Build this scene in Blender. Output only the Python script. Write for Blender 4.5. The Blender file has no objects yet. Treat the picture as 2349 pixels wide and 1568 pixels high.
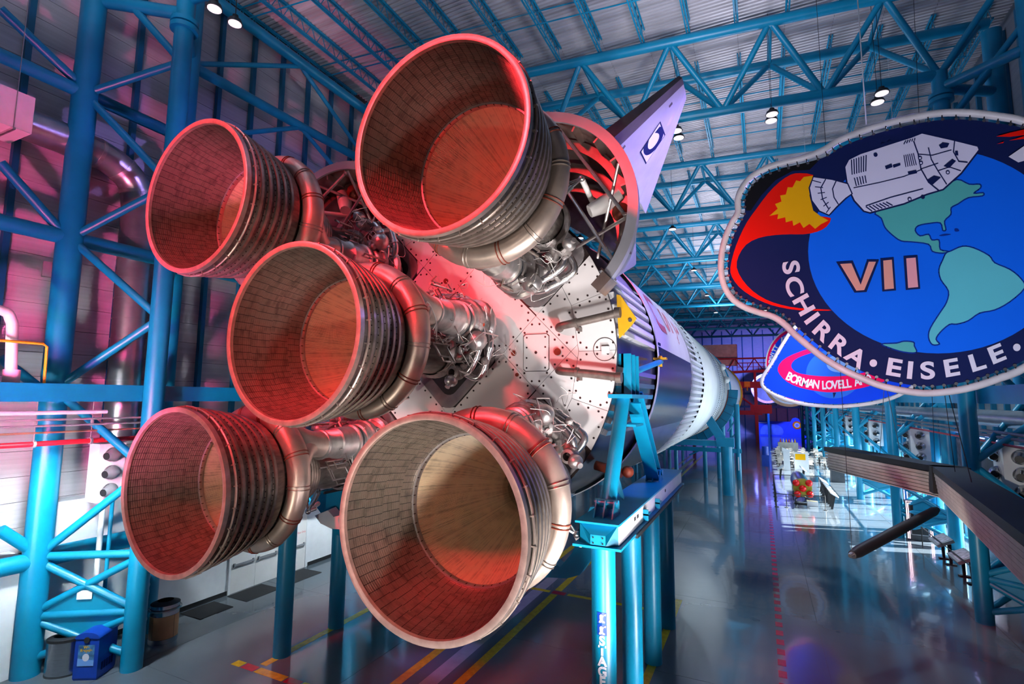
import bpy, math, random
from mathutils import Vector, Matrix
from math import sin, cos, pi, radians, sqrt, atan2, hypot

scn = bpy.context.scene
COL = scn.collection
random.seed(7)

# ------------------------------------------------------------------ camera
W, H, FPX = 2349.0, 1568.0, 1189.5
CAM = Vector((8.156, -12.821, 7.70))
YAW, PITCH, ROLL = -0.4473, 0.1077, 0.0093
fwd = Vector((sin(YAW) * cos(PITCH), cos(YAW) * cos(PITCH), sin(PITCH)))
rt0 = Vector((cos(YAW), -sin(YAW), 0)); up0 = rt0.cross(fwd)
RT = rt0 * cos(ROLL) + up0 * sin(ROLL); UP = -rt0 * sin(ROLL) + up0 * cos(ROLL)
cd = bpy.data.cameras.new('camera'); cam = bpy.data.objects.new('camera', cd); COL.objects.link(cam)
cam.matrix_world = Matrix(((RT.x, UP.x, -fwd.x, CAM.x), (RT.y, UP.y, -fwd.y, CAM.y), (RT.z, UP.z, -fwd.z, CAM.z), (0, 0, 0, 1)))
cd.sensor_width = 36; cd.sensor_fit = 'HORIZONTAL'; cd.lens = FPX / W * 36; cd.clip_end = 500
scn.camera = cam

def at(u, v, x=None, y=None, z=None):
    """photo pixel -> point on the plane x=, y= or z= that the thing touches"""
    d = fwd + RT * ((u - W / 2) / FPX) + UP * ((H / 2 - v) / FPX)
    t = (x - CAM.x) / d.x if x is not None else (y - CAM.y) / d.y if y is not None else (z - CAM.z) / d.z
    return CAM + d * t

# ------------------------------------------------------------------ world, sun, lamps, exposure
wd = bpy.data.worlds.new('world'); scn.world = wd; wd.use_nodes = True
bgn = wd.node_tree.nodes['Background']; bgn.inputs[0].default_value = (0.75, 0.86, 1.0, 1); bgn.inputs[1].default_value = 7.0
scn.view_settings.view_transform = 'Standard'; scn.view_settings.look = 'None'
scn.view_settings.gamma = 1.0; scn.view_settings.use_curve_mapping = False
scn.view_settings.exposure = 0.0

def look(o, tgt):
    o.rotation_euler = (Vector(tgt) - o.location).to_track_quat('-Z', 'Y').to_euler()
def sun(name, direction, e, col, ang=0.5):
    l = bpy.data.lights.new(name, 'SUN'); l.energy = e; l.color = col; l.angle = radians(ang)
    o = bpy.data.objects.new(name, l); COL.objects.link(o); o.location = (40, 20, 30)
    o.rotation_euler = Vector(direction).to_track_quat('-Z', 'Y').to_euler(); return o
def spot(name, loc, tgt, e, col, ang=60, blend=0.6, size=0.3):
    l = bpy.data.lights.new(name, 'SPOT'); l.energy = e; l.color = col; l.spot_size = radians(ang); l.spot_blend = blend; l.shadow_soft_size = size
    o = bpy.data.objects.new(name, l); COL.objects.link(o); o.location = loc; look(o, tgt); return o
def area(name, loc, tgt, e, col, sx, sy=None):
    l = bpy.data.lights.new(name, 'AREA'); l.energy = e; l.color = col; l.shape = 'RECTANGLE'; l.size = sx; l.size_y = sy or sx
    o = bpy.data.objects.new(name, l); COL.objects.link(o); o.location = loc; look(o, tgt); return o
def point(name, loc, e, col, size=0.25):
    l = bpy.data.lights.new(name, 'POINT'); l.energy = e; l.color = col; l.shadow_soft_size = size
    o = bpy.data.objects.new(name, l); COL.objects.link(o); o.location = loc; return o

RED = (1.0, 0.035, 0.05); PURP = (0.42, 0.30, 1.0); CYAN = (0.55, 0.85, 1.0); WHITE = (1.0, 0.95, 0.92); BLUE = (0.08, 0.16, 1.0)
sun('sun', (-0.88, -0.26, -0.40), 65.0, (1.0, 0.97, 0.92))
# red floods high on the entrance gallery, warm uplights on the floor, violet stage washes, added fill lights
spot('red_flood', (-6.5, -17, 17), (-3, -4, 9), 16000, RED, 48, 0.6, 0.7)
spot('red_flood', (0.5, -16, 18), (2.5, -4, 9.5), 12500, RED, 48, 0.6, 0.7)
spot('red_wall_flood', (-4, -10, 6), (-11.5, 1, 14), 5200, (1.0, 0.12, 0.34), 95)
spot('warm_uplight', (8.8, -4.3, 1.2), (2.2, 0, 9.2), 5200, (1.0, 0.94, 0.93), 75, 0.8, 0.5)
spot('warm_uplight', (6.8, -9.5, 0.5), (1.8, 0, 9.6), 4200, (1.0, 0.93, 0.90), 62, 0.7, 0.5)
spot('shield_fill', (10.5, -6.5, 3.0), (2.8, 0, 8.8), 2600, (1.0, 0.96, 0.97), 50, 0.8)  # extra spot added from the right to brighten the heat shield
spot('fill_spot', (-3.0, -17.0, 4.0), (-10.5, -3, 6.5), 8000, (0.90, 0.95, 1.0), 44, 0.8, 0.5)  # white fill added for the left columns and wall
spot('fill_spot', (4.5, -19.0, 5.0), (-1.0, -5.5, 9.0), 1300, (1.0, 0.90, 0.80), 60, 0.8, 0.5)  # weak warm fill added on the nozzles
spot('boom_fill', (8.8, 1.5, 0.5), (13.6, 9.0, 5.0), 1500, (1.0, 0.97, 0.92), 60, 0.8)  # fill added to lighten the boom slats
spot('warm_uplight', (-1.5, -14, 1.0), (-3.5, -5, 8.0), 1300, (1.0, 0.90, 0.78), 80, 0.8)
spot('under_stage_fill', (8.6, -1.5, 0.5), (2.0, 3.2, 3.2), 1300, (0.9, 0.97, 1.0), 60, 0.7)  # white fill added to brighten the cross arm below the stage
spot('violet_wash', (13.5, 3.4, 15.6), (4.4, 3.0, 11.8), 9000, PURP, 70)
spot('violet_wash', (13.5, 10, 14.5), (4.8, 14, 9.5), 6000, (0.65, 0.62, 1.0), 75)
spot('white_wash', (13.8, 24, 6.0), (4.8, 24, 9.0), 4500, (0.80, 0.95, 1.0), 95)
spot('banner_wash', (10.0, -7.0, 6.0), (12.0, 2, 11.3), 2700, (0.82, 0.82, 1.0), 65, 0.8, 0.5)
spot('banner_wash', (10.5, 7.0, 6.0), (11.5, 15, 9.0), 1800, (0.85, 0.85, 1.0), 70, 0.8, 0.5)
spot('blue_wash', (9, 100, 12), (9, 119, 7), 20000, (0.16, 0.20, 1.0), 120)
spot('red_wash', (9.5, 80, 9), (6.0, 97, 12), 1900, (1.0, 0.05, 0.15), 80)
for (ax_, ay_, az_, ae_) in ((-3.5, -9.0, 18.5, 850), (6.5, 4.0, 18.0, 470), (8.0, 17.0, 18.0, 380), (4.0, 30.0, 18.0, 560), (4.0, 44.0, 18.0, 900), (4.0, 60.0, 18.0, 700)):
    area('roof_fill', (ax_, ay_, az_), (ax_ + .01, ay_, 30), ae_, (0.86, 0.84, 1.0), 3.0)  # unseen area lights added to brighten the roof deck
for (px_, py_, e_) in ((12.5, 16.0, 500), (12.5, 30.0, 500), (12.5, 46.0, 500), (12.0, 66.0, 500)):
    spot('aisle_lamp', (px_, py_, 16.5), (px_ + 2.0, py_ + 1, 0), e_ * 8, (0.72, 0.90, 1.0), 110, 0.9, 0.4)
for yy in (-6.0, 6.0, 22.0):
    spot('wall_lamp', (-7.4, yy, 6.9), (-10.4, yy + .5, 0), 2400, (0.80, 0.94, 1.0), 120, 0.9, 0.3)

# ------------------------------------------------------------------ materials
def new_mat(name):
    m = bpy.data.materials.new(name); m.use_nodes = True; nt = m.node_tree
    return m, nt, nt.nodes['Principled BSDF']
def mat(name, c, rough=0.5, metal=0.0, var=0.12, scale=3.0, bump=0.0, bscale=40.0, spec=0.5, stretch=(1, 1, 1), emit=0.0):
    m, nt, b = new_mat(name); N = nt.nodes; Lk = nt.links
    tc = N.new('ShaderNodeTexCoord'); mp = N.new('ShaderNodeMapping'); mp.inputs['Scale'].default_value = stretch
    Lk.new(tc.outputs['Object'], mp.inputs['Vector'])
    nz = N.new('ShaderNodeTexNoise'); nz.inputs['Scale'].default_value = scale; nz.inputs['Detail'].default_value = 5
    Lk.new(mp.outputs['Vector'], nz.inputs['Vector'])
    cr = N.new('ShaderNodeValToRGB'); cr.color_ramp.elements[0].position = 0.3; cr.color_ramp.elements[1].position = 0.72
    cr.color_ramp.elements[0].color = tuple(max(0, k * (1 - var)) for k in c) + (1,)
    cr.color_ramp.elements[1].color = tuple(min(1, k * (1 + var)) for k in c) + (1,)
    Lk.new(nz.outputs['Fac'], cr.inputs['Fac']); Lk.new(cr.outputs['Color'], b.inputs['Base Color'])
    b.inputs['Roughness'].default_value = rough; b.inputs['Metallic'].default_value = metal
    b.inputs['Specular IOR Level'].default_value = spec
    if bump:
        n2 = N.new('ShaderNodeTexNoise'); n2.inputs['Scale'].default_value = bscale; Lk.new(mp.outputs['Vector'], n2.inputs['Vector'])
        bp = N.new('ShaderNodeBump'); bp.inputs['Strength'].default_value = bump; bp.inputs['Distance'].default_value = 0.02
        Lk.new(n2.outputs['Fac'], bp.inputs['Height']); Lk.new(bp.outputs['Normal'], b.inputs['Normal'])
    if emit:
        b.inputs['Emission Color'].default_value = tuple(c) + (1,); b.inputs['Emission Strength'].default_value = emit
    return m

M = {}
M['blue'] = mat('blue_steel_paint', (0.002, 0.27, 0.47), 0.36, 0, 0.10, 1.5)
M['bluedark'] = mat('deep_blue_steel_paint', (0.002, 0.125, 0.24), 0.45, 0, 0.1, 1.5)
M['deck'] = mat('galvanised_roof_deck', (0.60, 0.59, 0.62), 0.45, 0.25, 0.22, 0.8, stretch=(0.25, 3, 1))
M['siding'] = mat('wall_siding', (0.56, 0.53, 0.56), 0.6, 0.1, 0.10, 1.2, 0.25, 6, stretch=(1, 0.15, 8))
M['white'] = mat('white_paint', (0.80, 0.81, 0.83), 0.5, 0, 0.04)
M['offwhite'] = mat('warm_white_paint', (0.80, 0.78, 0.76), 0.45, 0, 0.06, 1.2)
M['black'] = mat('black_matte', (0.012, 0.012, 0.014), 0.55, 0, 0.2)
M['darkgrey'] = mat('dark_grey', (0.045, 0.05, 0.058), 0.5, 0, 0.2)
M['grey'] = mat('mid_grey', (0.30, 0.31, 0.33), 0.5, 0.2, 0.12)
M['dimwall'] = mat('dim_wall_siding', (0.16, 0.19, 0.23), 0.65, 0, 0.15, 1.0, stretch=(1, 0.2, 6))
M['shield'] = mat('heat_shield_white', (0.80, 0.76, 0.76), 0.5, 0, 0.05, 0.8)
M['boot'] = mat('grey_engine_boot', (0.34, 0.31, 0.32), 0.35, 0.5, 0.25, 2.5)
M['screw'] = mat('dark_screw_head', (0.035, 0.02, 0.02), 0.5, 0.3, 0.2)
M['rust'] = mat('red_oxide_plug', (0.22, 0.035, 0.015), 0.6, 0, 0.25, 8)
M['rimsteel'] = mat('nozzle_rim_steel', (0.62, 0.50, 0.44), 0.35, 0.65, 0.2, 6)
M['band'] = mat('nozzle_band_steel', (0.36, 0.30, 0.26), 0.38, 0.75, 0.3, 5)
M['shell'] = mat('nozzle_outer_skin', (0.17, 0.15, 0.135), 0.42, 0.6, 0.4, 3, stretch=(4, 1, 4))
M['manifold'] = mat('exhaust_manifold_steel', (0.52, 0.42, 0.36), 0.38, 0.7, 0.2, 2.5)
M['steel'] = mat('bright_steel', (0.56, 0.53, 0.52), 0.34, 0.85, 0.2, 5)
M['chrome'] = mat('polished_steel', (0.66, 0.65, 0.66), 0.24, 0.95, 0.1, 6)
M['machine'] = mat('cast_machine_metal', (0.34, 0.31, 0.30), 0.5, 0.65, 0.4, 6, 0.3, 30)
M['pipebrown'] = mat('bronze_drain_pipe', (0.17, 0.14, 0.125), 0.5, 0.5, 0.3, 6)
M['wire'] = mat('pale_wire_sleeve', (0.66, 0.62, 0.60), 0.5, 0.1, 0.15)
M['orange'] = mat('orange_cap', (0.75, 0.09, 0.02), 0.5)
M['yellow'] = mat('yellow_paint', (0.78, 0.42, 0.015), 0.45, 0, 0.08)
M['yellowfloor'] = mat('yellow_floor_paint', (0.55, 0.43, 0.015), 0.16, 0, 0.2, 6)
M['redfloor'] = mat('red_floor_paint', (0.42, 0.012, 0.03), 0.18, 0, 0.15, 6)
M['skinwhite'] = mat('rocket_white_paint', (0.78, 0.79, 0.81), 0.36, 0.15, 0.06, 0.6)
M['skinshade'] = mat('rocket_shaded_skin', (0.34, 0.35, 0.40), 0.4, 0.4, 0.12, 0.8)  # darkened, puts the shade between the stringers into the skin colour
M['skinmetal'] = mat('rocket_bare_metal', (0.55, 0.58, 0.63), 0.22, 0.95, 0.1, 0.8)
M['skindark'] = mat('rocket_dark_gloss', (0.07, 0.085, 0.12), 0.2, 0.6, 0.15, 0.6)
M['orangering'] = mat('orange_insulation', (0.85, 0.36, 0.02), 0.6, 0, 0.1)
M['fairing'] = mat('fairing_inner_metal', (0.30, 0.22, 0.20), 0.36, 0.75, 0.35, 2.0)
M['fairingout'] = mat('fairing_outer_metal', (0.42, 0.42, 0.47), 0.4, 0.5, 0.15, 1.0)
M['fin'] = mat('fin_skin', (0.62, 0.61, 0.68), 0.4, 0.25, 0.1, 1.4)
M['finedge'] = mat('fin_trailing_edge', (0.16, 0.13, 0.15), 0.5, 0.3, 0.2, 2.0)
M['duct'] = mat('galvanised_duct', (0.48, 0.47, 0.49), 0.3, 0.85, 0.15, 2.0)
M['red'] = mat('red_pipe_paint', (0.55, 0.008, 0.025), 0.4)
M['copper'] = mat('copper_pipe', (0.62, 0.30, 0.20), 0.35, 0.6)
M['stainless'] = mat('brushed_stainless', (0.55, 0.56, 0.58), 0.25, 1.0, 0.12, 3, stretch=(1, 1, 30))
M['binblue'] = mat('blue_plastic', (0.006, 0.055, 0.42), 0.35)
M['tan'] = mat('tan_panel', (0.62, 0.30, 0.13), 0.5, 0, 0.08)
M['mat'] = mat('black_floor_mat', (0.015, 0.015, 0.017), 0.9, 0, 0.2, 30, 0.3, 90)
M['crane'] = mat('red_crane_paint', (0.34, 0.015, 0.035), 0.5)
M['cream'] = mat('cream_slat', (0.62, 0.56, 0.49), 0.55, 0, 0.15, 2)
M['tubewhite'] = mat('white_banner_tube', (0.72, 0.70, 0.70), 0.45)
M['neon'] = mat('neon_tube', (1.0, 0.62, 0.75), 0.4, emit=6.0)
M['neonblue'] = mat('blue_led_strip', (0.45, 0.45, 1.0), 0.4, emit=5.0)
M['lens'] = mat('lamp_lens', (1.0, 0.88, 0.95), 0.4, emit=1.0)
M['redcover'] = mat('red_engine_cover', (0.75, 0.005, 0.005), 0.25)
M['brass'] = mat('gold_foil', (0.55, 0.42, 0.06), 0.35, 0.5, 0.3, 20)
M['glassframe'] = mat('window_mullion', (0.01, 0.16, 0.24), 0.4)
M['photo'] = mat('grey_mural_print', (0.42, 0.38, 0.44), 0.6, 0, 0.65, 5, stretch=(1, 2.2, 0.7))
M['screenblue'] = mat('blue_print', (0.06, 0.2, 0.42), 0.5, 0, 0.6, 6)
M['mural'] = mat('blue_mural_wall', (0.02, 0.10, 0.75), 0.6, 0, 0.15, 0.6)
M['mural2'] = mat('pale_blue_mural_print', (0.12, 0.28, 0.85), 0.6, 0, 0.35, 0.7)
M['greensign'] = mat('dark_green_sign', (0.015, 0.10, 0.12), 0.5)
M['tan2'] = mat('brown_banner_print', (0.55, 0.30, 0.20), 0.6)
def flat(n, c, r=0.75): return mat(n, c, r, 0, 0.03, 1.0, spec=0.2)
M['navy'] = flat('navy_print', (0.004, 0.012, 0.085)); M['blackprint'] = flat('black_print', (0.004, 0.004, 0.006))
M['globe'] = flat('globe_blue_print', (0.0, 0.16, 1.0)); M['flame'] = flat('flame_red_print', (1.0, 0.006, 0.0)); M['flamey'] = flat('flame_yellow_print', (1.0, 0.47, 0.0))
M['craft'] = flat('pale_lilac_print', (0.80, 0.78, 0.98)); M['land'] = flat('sea_green_print', (0.09, 0.48, 0.46)); M['land2'] = flat('aqua_print', (0.12, 0.60, 0.68))
M['salmon'] = flat('salmon_print', (0.90, 0.38, 0.30)); M['pink'] = flat('pink_print', (0.95, 0.40, 0.45)); M['line'] = flat('dark_blue_line_print', (0.0, 0.03, 0.30))
M['royal'] = flat('royal_blue_print', (0.0, 0.06, 0.85)); M['swoosh'] = flat('crimson_print', (0.95, 0.0, 0.11)); M['letter'] = flat('white_letter_print', (0.82, 0.80, 0.92))
M['globe2'] = flat('mid_blue_globe_print', (0.02, 0.16, 0.80)); M['redletter'] = flat('red_letter_paint', (0.50, 0.16, 0.18)); M['lightblue'] = flat('light_blue_print', (0.2, 0.42, 0.9))

def glass_mat():
    m, nt, b = new_mat('window_glass'); N = nt.nodes; Lk = nt.links
    tr = N.new('ShaderNodeBsdfTransparent'); tr.inputs[0].default_value = (0.92, 0.97, 1, 1); gl = N.new('ShaderNodeBsdfGlossy'); gl.inputs['Roughness'].default_value = 0.02
    fr_ = N.new('ShaderNodeFresnel'); fr_.inputs[0].default_value = 1.3; mx = N.new('ShaderNodeMixShader')
    Lk.new(fr_.outputs[0], mx.inputs[0]); Lk.new(tr.outputs[0], mx.inputs[1]); Lk.new(gl.outputs[0], mx.inputs[2]); Lk.new(mx.outputs[0], N['Material Output'].inputs['Surface']); return m
M['glass'] = glass_mat()

def floor_mat():
    m, nt, b = new_mat('polished_grey_floor'); N = nt.nodes; Lk = nt.links
    tc = N.new('ShaderNodeTexCoord'); nz = N.new('ShaderNodeTexNoise'); nz.inputs['Scale'].default_value = 0.35; nz.inputs['Detail'].default_value = 6
    Lk.new(tc.outputs['Object'], nz.inputs['Vector'])
    cr = N.new('ShaderNodeValToRGB'); cr.color_ramp.elements[0].color = (0.085, 0.105, 0.125, 1); cr.color_ramp.elements[1].color = (0.14, 0.165, 0.19, 1)
    Lk.new(nz.outputs['Fac'], cr.inputs['Fac']); Lk.new(cr.outputs['Color'], b.inputs['Base Color'])
    b.inputs['Roughness'].default_value = 0.14; b.inputs['Specular IOR Level'].default_value = 0.8
    b.inputs['Coat Weight'].default_value = 0.6; b.inputs['Coat Roughness'].default_value = 0.05
    n2 = N.new('ShaderNodeTexNoise'); n2.inputs['Scale'].default_value = 1.1; n2.inputs['Detail'].default_value = 2
    Lk.new(tc.outputs['Object'], n2.inputs['Vector'])
    bp = N.new('ShaderNodeBump'); bp.inputs['Strength'].default_value = 0.22; bp.inputs['Distance'].default_value = 0.02
    Lk.new(n2.outputs['Fac'], bp.inputs['Height']); Lk.new(bp.outputs['Normal'], b.inputs['Normal']); Lk.new(bp.outputs['Normal'], b.inputs['Coat Normal'])
    return m
M['floor'] = floor_mat()

def liner_mat(name, base, dark, rough, metal):
    """colour differs from shingle to shingle through a per-face attribute"""
    m, nt, b = new_mat(name); N = nt.nodes; Lk = nt.links
    a = N.new('ShaderNodeAttribute'); a.attribute_name = 'tone'
    tc = N.new('ShaderNodeTexCoord'); nz = N.new('ShaderNodeTexNoise'); nz.inputs['Scale'].default_value = 5; nz.inputs['Detail'].default_value = 8
    Lk.new(tc.outputs['Object'], nz.inputs['Vector'])
    ad = N.new('ShaderNodeMath'); ad.operation = 'ADD'; Lk.new(a.outputs['Fac'], ad.inputs[0]); Lk.new(nz.outputs['Fac'], ad.inputs[1])
    cr = N.new('ShaderNodeValToRGB'); cr.color_ramp.elements[0].position = 0.55; cr.color_ramp.elements[1].position = 1.35
    cr.color_ramp.elements[0].color = dark + (1,); cr.color_ramp.elements[1].color = base + (1,)
    hv = N.new('ShaderNodeMath'); hv.operation = 'MULTIPLY'; hv.inputs[1].default_value = 1.0
    Lk.new(ad.outputs[0], hv.inputs[0]); Lk.new(hv.outputs[0], cr.inputs['Fac']); Lk.new(cr.outputs['Color'], b.inputs['Base Color'])
    b.inputs['Roughness'].default_value = rough; b.inputs['Metallic'].default_value = metal
    return m
M['liner'] = liner_mat('nozzle_liner', (0.23, 0.185, 0.15), (0.07, 0.055, 0.045), 0.40, 0.4)
M['tubes'] = liner_mat('chamber_tube_wall', (0.88, 0.78, 0.60), (0.50, 0.43, 0.32), 0.33, 0.55)

# ------------------------------------------------------------------ mesh helpers
class MB:
    def __init__(s): s.v = []; s.f = []; s.tone = None
    def quad_strip(s, rings, closed_u=True, closed_v=False):
        b = len(s.v); n = len(rings[0]); m = len(rings)
        for r in rings: s.v += [tuple(p) for p in r]
        for i in range(m if closed_v else m - 1):
            i2 = (i + 1) % m
            for j in range(n if closed_u else n - 1):
                j2 = (j + 1) % n
                s.f.append((b + i * n + j, b + i * n + j2, b + i2 * n + j2, b + i2 * n + j))
        return s
    def poly(s, pts):
        b = len(s.v); s.v += [tuple(p) for p in pts]; s.f.append(tuple(range(b, b + len(pts)))); return s
    def box(s, x0, x1, y0, y1, z0, z1):
        b = len(s.v)
        s.v += [(x, y, z) for z in (z0, z1) for y in (y0, y1) for x in (x0, x1)]
        for q in ((0, 2, 3, 1), (4, 5, 7, 6), (0, 1, 5, 4), (2, 6, 7, 3), (0, 4, 6, 2), (1, 3, 7, 5)): s.f.append(tuple(b + k for k in q))
        return s
    def obox(s, c, ax, ay, az):
        c, ax, ay, az = Vector(c), Vector(ax), Vector(ay), Vector(az); b = len(s.v)
        s.v += [tuple(c + ax * i + ay * j + az * k) for k in (-1, 1) for j in (-1, 1) for i in (-1, 1)]
        for q in ((0, 2, 3, 1), (4, 5, 7, 6), (0, 1, 5, 4), (2, 6, 7, 3), (0, 4, 6, 2), (1, 3, 7, 5)): s.f.append(tuple(b + k for k in q))
        return s
    def tube(s, p0, p1, r0, r1=None, n=10, cap=True):
        return s.sweep([p0, p1], [r0, r1 if r1 is not None else r0], n, cap)
    def sweep(s, pts, rad, n=8, cap=True, closed=False):
        pts = [Vector(p) for p in pts]; m = len(pts)
        if not isinstance(rad, (list, tuple)): rad = [rad] * m
        rings = []; pu = None
        for i, p in enumerate(pts):
            a = pts[(i - 1) % m] if (closed or i) else p; c = pts[(i + 1) % m] if (closed or i < m - 1) else p
            t = (c - a).normalized()
            if pu is None:
                pu = t.orthogonal().normalized()
                if abs(t.z) < 0.9: pu = Vector((0, 0, 1)).cross(t).normalized()
            u = (pu - t * pu.dot(t)).normalized(); pu = u; w = t.cross(u)
            rings.append([p + (u * cos(2 * pi * k / n) + w * sin(2 * pi * k / n)) * rad[i] for k in range(n)])
        b = len(s.v); s.quad_strip(rings, True, closed)
        if cap and not closed:
            s.f.append(tuple(range(b + n - 1, b - 1, -1))); e = b + (m - 1) * n; s.f.append(tuple(range(e, e + n)))
        return s
    def lathe(s, prof, n=48, a0=0.0, a1=2 * pi, c=(0, 0), close=False):
        """profile [(r, y)] turned about the y axis through (c.x, c.z)"""
        full = abs(a1 - a0 - 2 * pi) < 1e-6; k = n if full else n + 1
        rings = [[(c[0] + r * cos(a0 + (a1 - a0) * j / n), y, c[1] + r * sin(a0 + (a1 - a0) * j / n)) for j in range(k)] for r, y in prof]
        return s.quad_strip(rings, full, close)
    def prism(s, poly, d):
        d = Vector(d); p = [Vector(q) for q in poly]; n = len(p); b = len(s.v)
        s.v += [tuple(q) for q in p] + [tuple(q + d) for q in p]
        s.f.append(tuple(range(b + n - 1, b - 1, -1))); s.f.append(tuple(range(b + n, b + 2 * n)))
        for i in range(n): s.f.append((b + i, b + (i + 1) % n, b + n + (i + 1) % n, b + n + i))
        return s
    def ball(s, c, r, n=12, m=8, sc=(1, 1, 1)):
        rings = [[(c[0] + sc[0] * r * sin(pi * i / m) * cos(2 * pi * j / n), c[1] + sc[1] * r * sin(pi * i / m) * sin(2 * pi * j / n), c[2] + sc[2] * r * cos(pi * i / m)) for j in range(n)] for i in range(m + 1)]
        return s.quad_strip(rings)

ORG = {}
def mesh(name, mb, m, smooth=True, org=(0, 0, 0)):
    me = bpy.data.meshes.new(name); o = Vector(org)
    me.from_pydata([(v[0] - o.x, v[1] - o.y, v[2] - o.z) for v in mb.v], [], mb.f)
    me.materials.append(M[m]); me.update()
    if mb.tone:
        at_ = me.attributes.new('tone', 'FLOAT', 'FACE'); at_.data.foreach_set('value', mb.tone)
    if smooth:
        me.polygons.foreach_set('use_smooth', [True] * len(me.polygons))
        try: me.set_sharp_from_angle(angle=radians(38))
        except Exception: pass
    return me
def put(name, me, parent=None, loc=(0, 0, 0)):
    o = bpy.data.objects.new(name, me); COL.objects.link(o)
    if parent is not None: o.parent = parent; ORG[o.name] = ORG[parent.name]
    o.location = loc; return o
def part(name, mb, m, parent, smooth=True, stuff=False, label=None):
    o = put(name, mesh(name, mb, m, smooth, ORG[parent.name]), parent)
    if stuff: o['kind'] = 'stuff'
    if label: o['label'] = label
    return o
def tag(o, label=None, cat=None, group=None, kind=None):
    if label: o['label'] = label
    if cat: o['category'] = cat
    if group: o['group'] = group
    if kind: o['kind'] = kind
    return o
def thing(name, label, cat, loc, group=None, kind=None):
    o = bpy.data.objects.new(name, None); COL.objects.link(o); o.location = loc; o.empty_display_size = 0.2
    ORG[o.name] = Vector(loc); return tag(o, label, cat, group, kind)
def single(name, mb, m, label=None, cat=None, group=None, kind=None, smooth=True):
    xs = [v[0] for v in mb.v]; ys = [v[1] for v in mb.v]; zs = [v[2] for v in mb.v]
    loc = ((min(xs) + max(xs)) / 2, (min(ys) + max(ys)) / 2, min(zs))
    o = bpy.data.objects.new(name, mesh(name, mb, m, smooth, loc)); COL.objects.link(o); o.location = loc; ORG[o.name] = Vector(loc)
    return tag(o, label, cat, group, kind)
def copy_tree(o, parent=None, offset=None, label=None):
    c = o.copy(); COL.objects.link(c); c.parent = parent
    if offset is not None: c.location = o.location + Vector(offset); ORG[c.name] = ORG.get(o.name, o.location) + Vector(offset)
    if label: c['label'] = label
    for ch in list(o.children): copy_tree(ch, c)
    return c
def catmull(pts, k=5, closed=True):
    n = len(pts); out = []
    for i in range(n if closed else n - 1):
        g = lambda j: pts[j % n] if closed else pts[max(0, min(n - 1, j))]
        p0, p1, p2, p3 = g(i - 1), g(i), g(i + 1), g(i + 2)
        for t in range(k):
            t /= k
            out.append(tuple(0.5 * (2 * b + (c - a) * t + (2 * a - 5 * b + 4 * c - d) * t * t + (3 * b - a - 3 * c + d) * t ** 3) for a, b, c, d in zip(p0, p1, p2, p3)))
    if not closed: out.append(tuple(pts[-1]))
    return out
def bend(pts, k=4):
    return catmull(pts, k, False)
def text_mb(txt, fn, size=1.0, bold=0.0):
    cu = bpy.data.curves.new('lettering', 'FONT'); cu.body = txt; cu.size = size; cu.align_x = 'CENTER'; cu.align_y = 'CENTER'; cu.offset = bold
    o = bpy.data.objects.new('lettering', cu); COL.objects.link(o)
    dg = bpy.context.evaluated_depsgraph_get(); me = bpy.data.meshes.new_from_object(o.evaluated_get(dg))
    mb = MB(); mb.v = [tuple(fn(v.co.x, v.co.y)) for v in me.vertices]; mb.f = [tuple(p.vertices) for p in me.polygons]
    bpy.data.objects.remove(o); bpy.data.curves.remove(cu); bpy.data.meshes.remove(me); return mb

AX = 8.921; L = 5.717; RS = 5.03; A4 = 4.62 / sqrt(2)
BAY = 12.75; SK = 0.1015
YL0, YR0 = -3.40, -1.05
XI_L, XO_L, XI_R, XO_R = -8.2, -10.4, 14.95, 17.15
ZC = 20.5; ZT = 23.2; ZROOF = 24.15

# ================================================================== SETTING
fl = thing('floor', None, None, (4, 50, 0), kind='structure')
base = part('floor_base', MB().box(-12, 19, -22, 121, -0.3, -0.012), 'black', fl, False)
xs = [-12, -8.4, -2.4, 3.6, 9.6, 15.2, 19]; ys = [-22 + 6.3 * i for i in range(24)]
for i in range(len(xs) - 1):
    for j in range(len(ys) - 1):
        part('slab', MB().box(xs[i] + 0.006, xs[i + 1] - 0.006, ys[j] + 0.006, min(121, ys[j + 1]) - 0.006, -0.12, 0), 'floor', fl, False)

# --- left wall: siding panels between 1.5 m studs
wl = thing('wall_left', None, None, (-11.6, 0, 0), kind='structure')
part('wall_backing', MB().box(-12.0, -11.62, -22, 121, 0, 24.4), 'darkgrey', wl, False)
pm = mesh('panel', MB().box(-0.03, 0.03, -3.0, 3.0, -0.36, 0.36), 'siding', False)
for i in range(-3, 6):
    for k in range(-2, 26):
        put('panel', pm, wl, Vector((-11.58, i * 6.0 + 1.5, 4.55 + 0.735 * k)) - ORG[wl.name] + Vector((0, 0, 0.36)))
part('far_panels', MB().box(-11.61, -11.56, 34.5, 121, 4.5, 24.0), 'siding', wl, False)
sm = mesh('stud', MB().box(-0.09, 0.09, -0.08, 0.08, 4.2, 23.6), 'bluedark', False)
for i in range(36):
    put('stud', sm, wl, Vector((-11.42, -12.0 + 1.5 * i, 0)) - ORG[wl.name])
lw = thing('wall_left_lower', None, None, (-10.95, 0, 0), kind='structure')
part('wall_face', MB().box(-11.5, -10.85, -4.4, 121, 0, 4.5), 'white', lw, False)
part('wall_return', MB().box(-11.5, -10.55, -20, -5.1, 0, 3.2), 'white', lw, False)
single('baseboard_left', MB().box(-10.85, -10.82, -4.3, 1.4, 0.0, 0.16).box(-10.85, -10.82, 5.4, 60, 0.0, 0.16), 'black', kind='structure', smooth=False)
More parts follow.
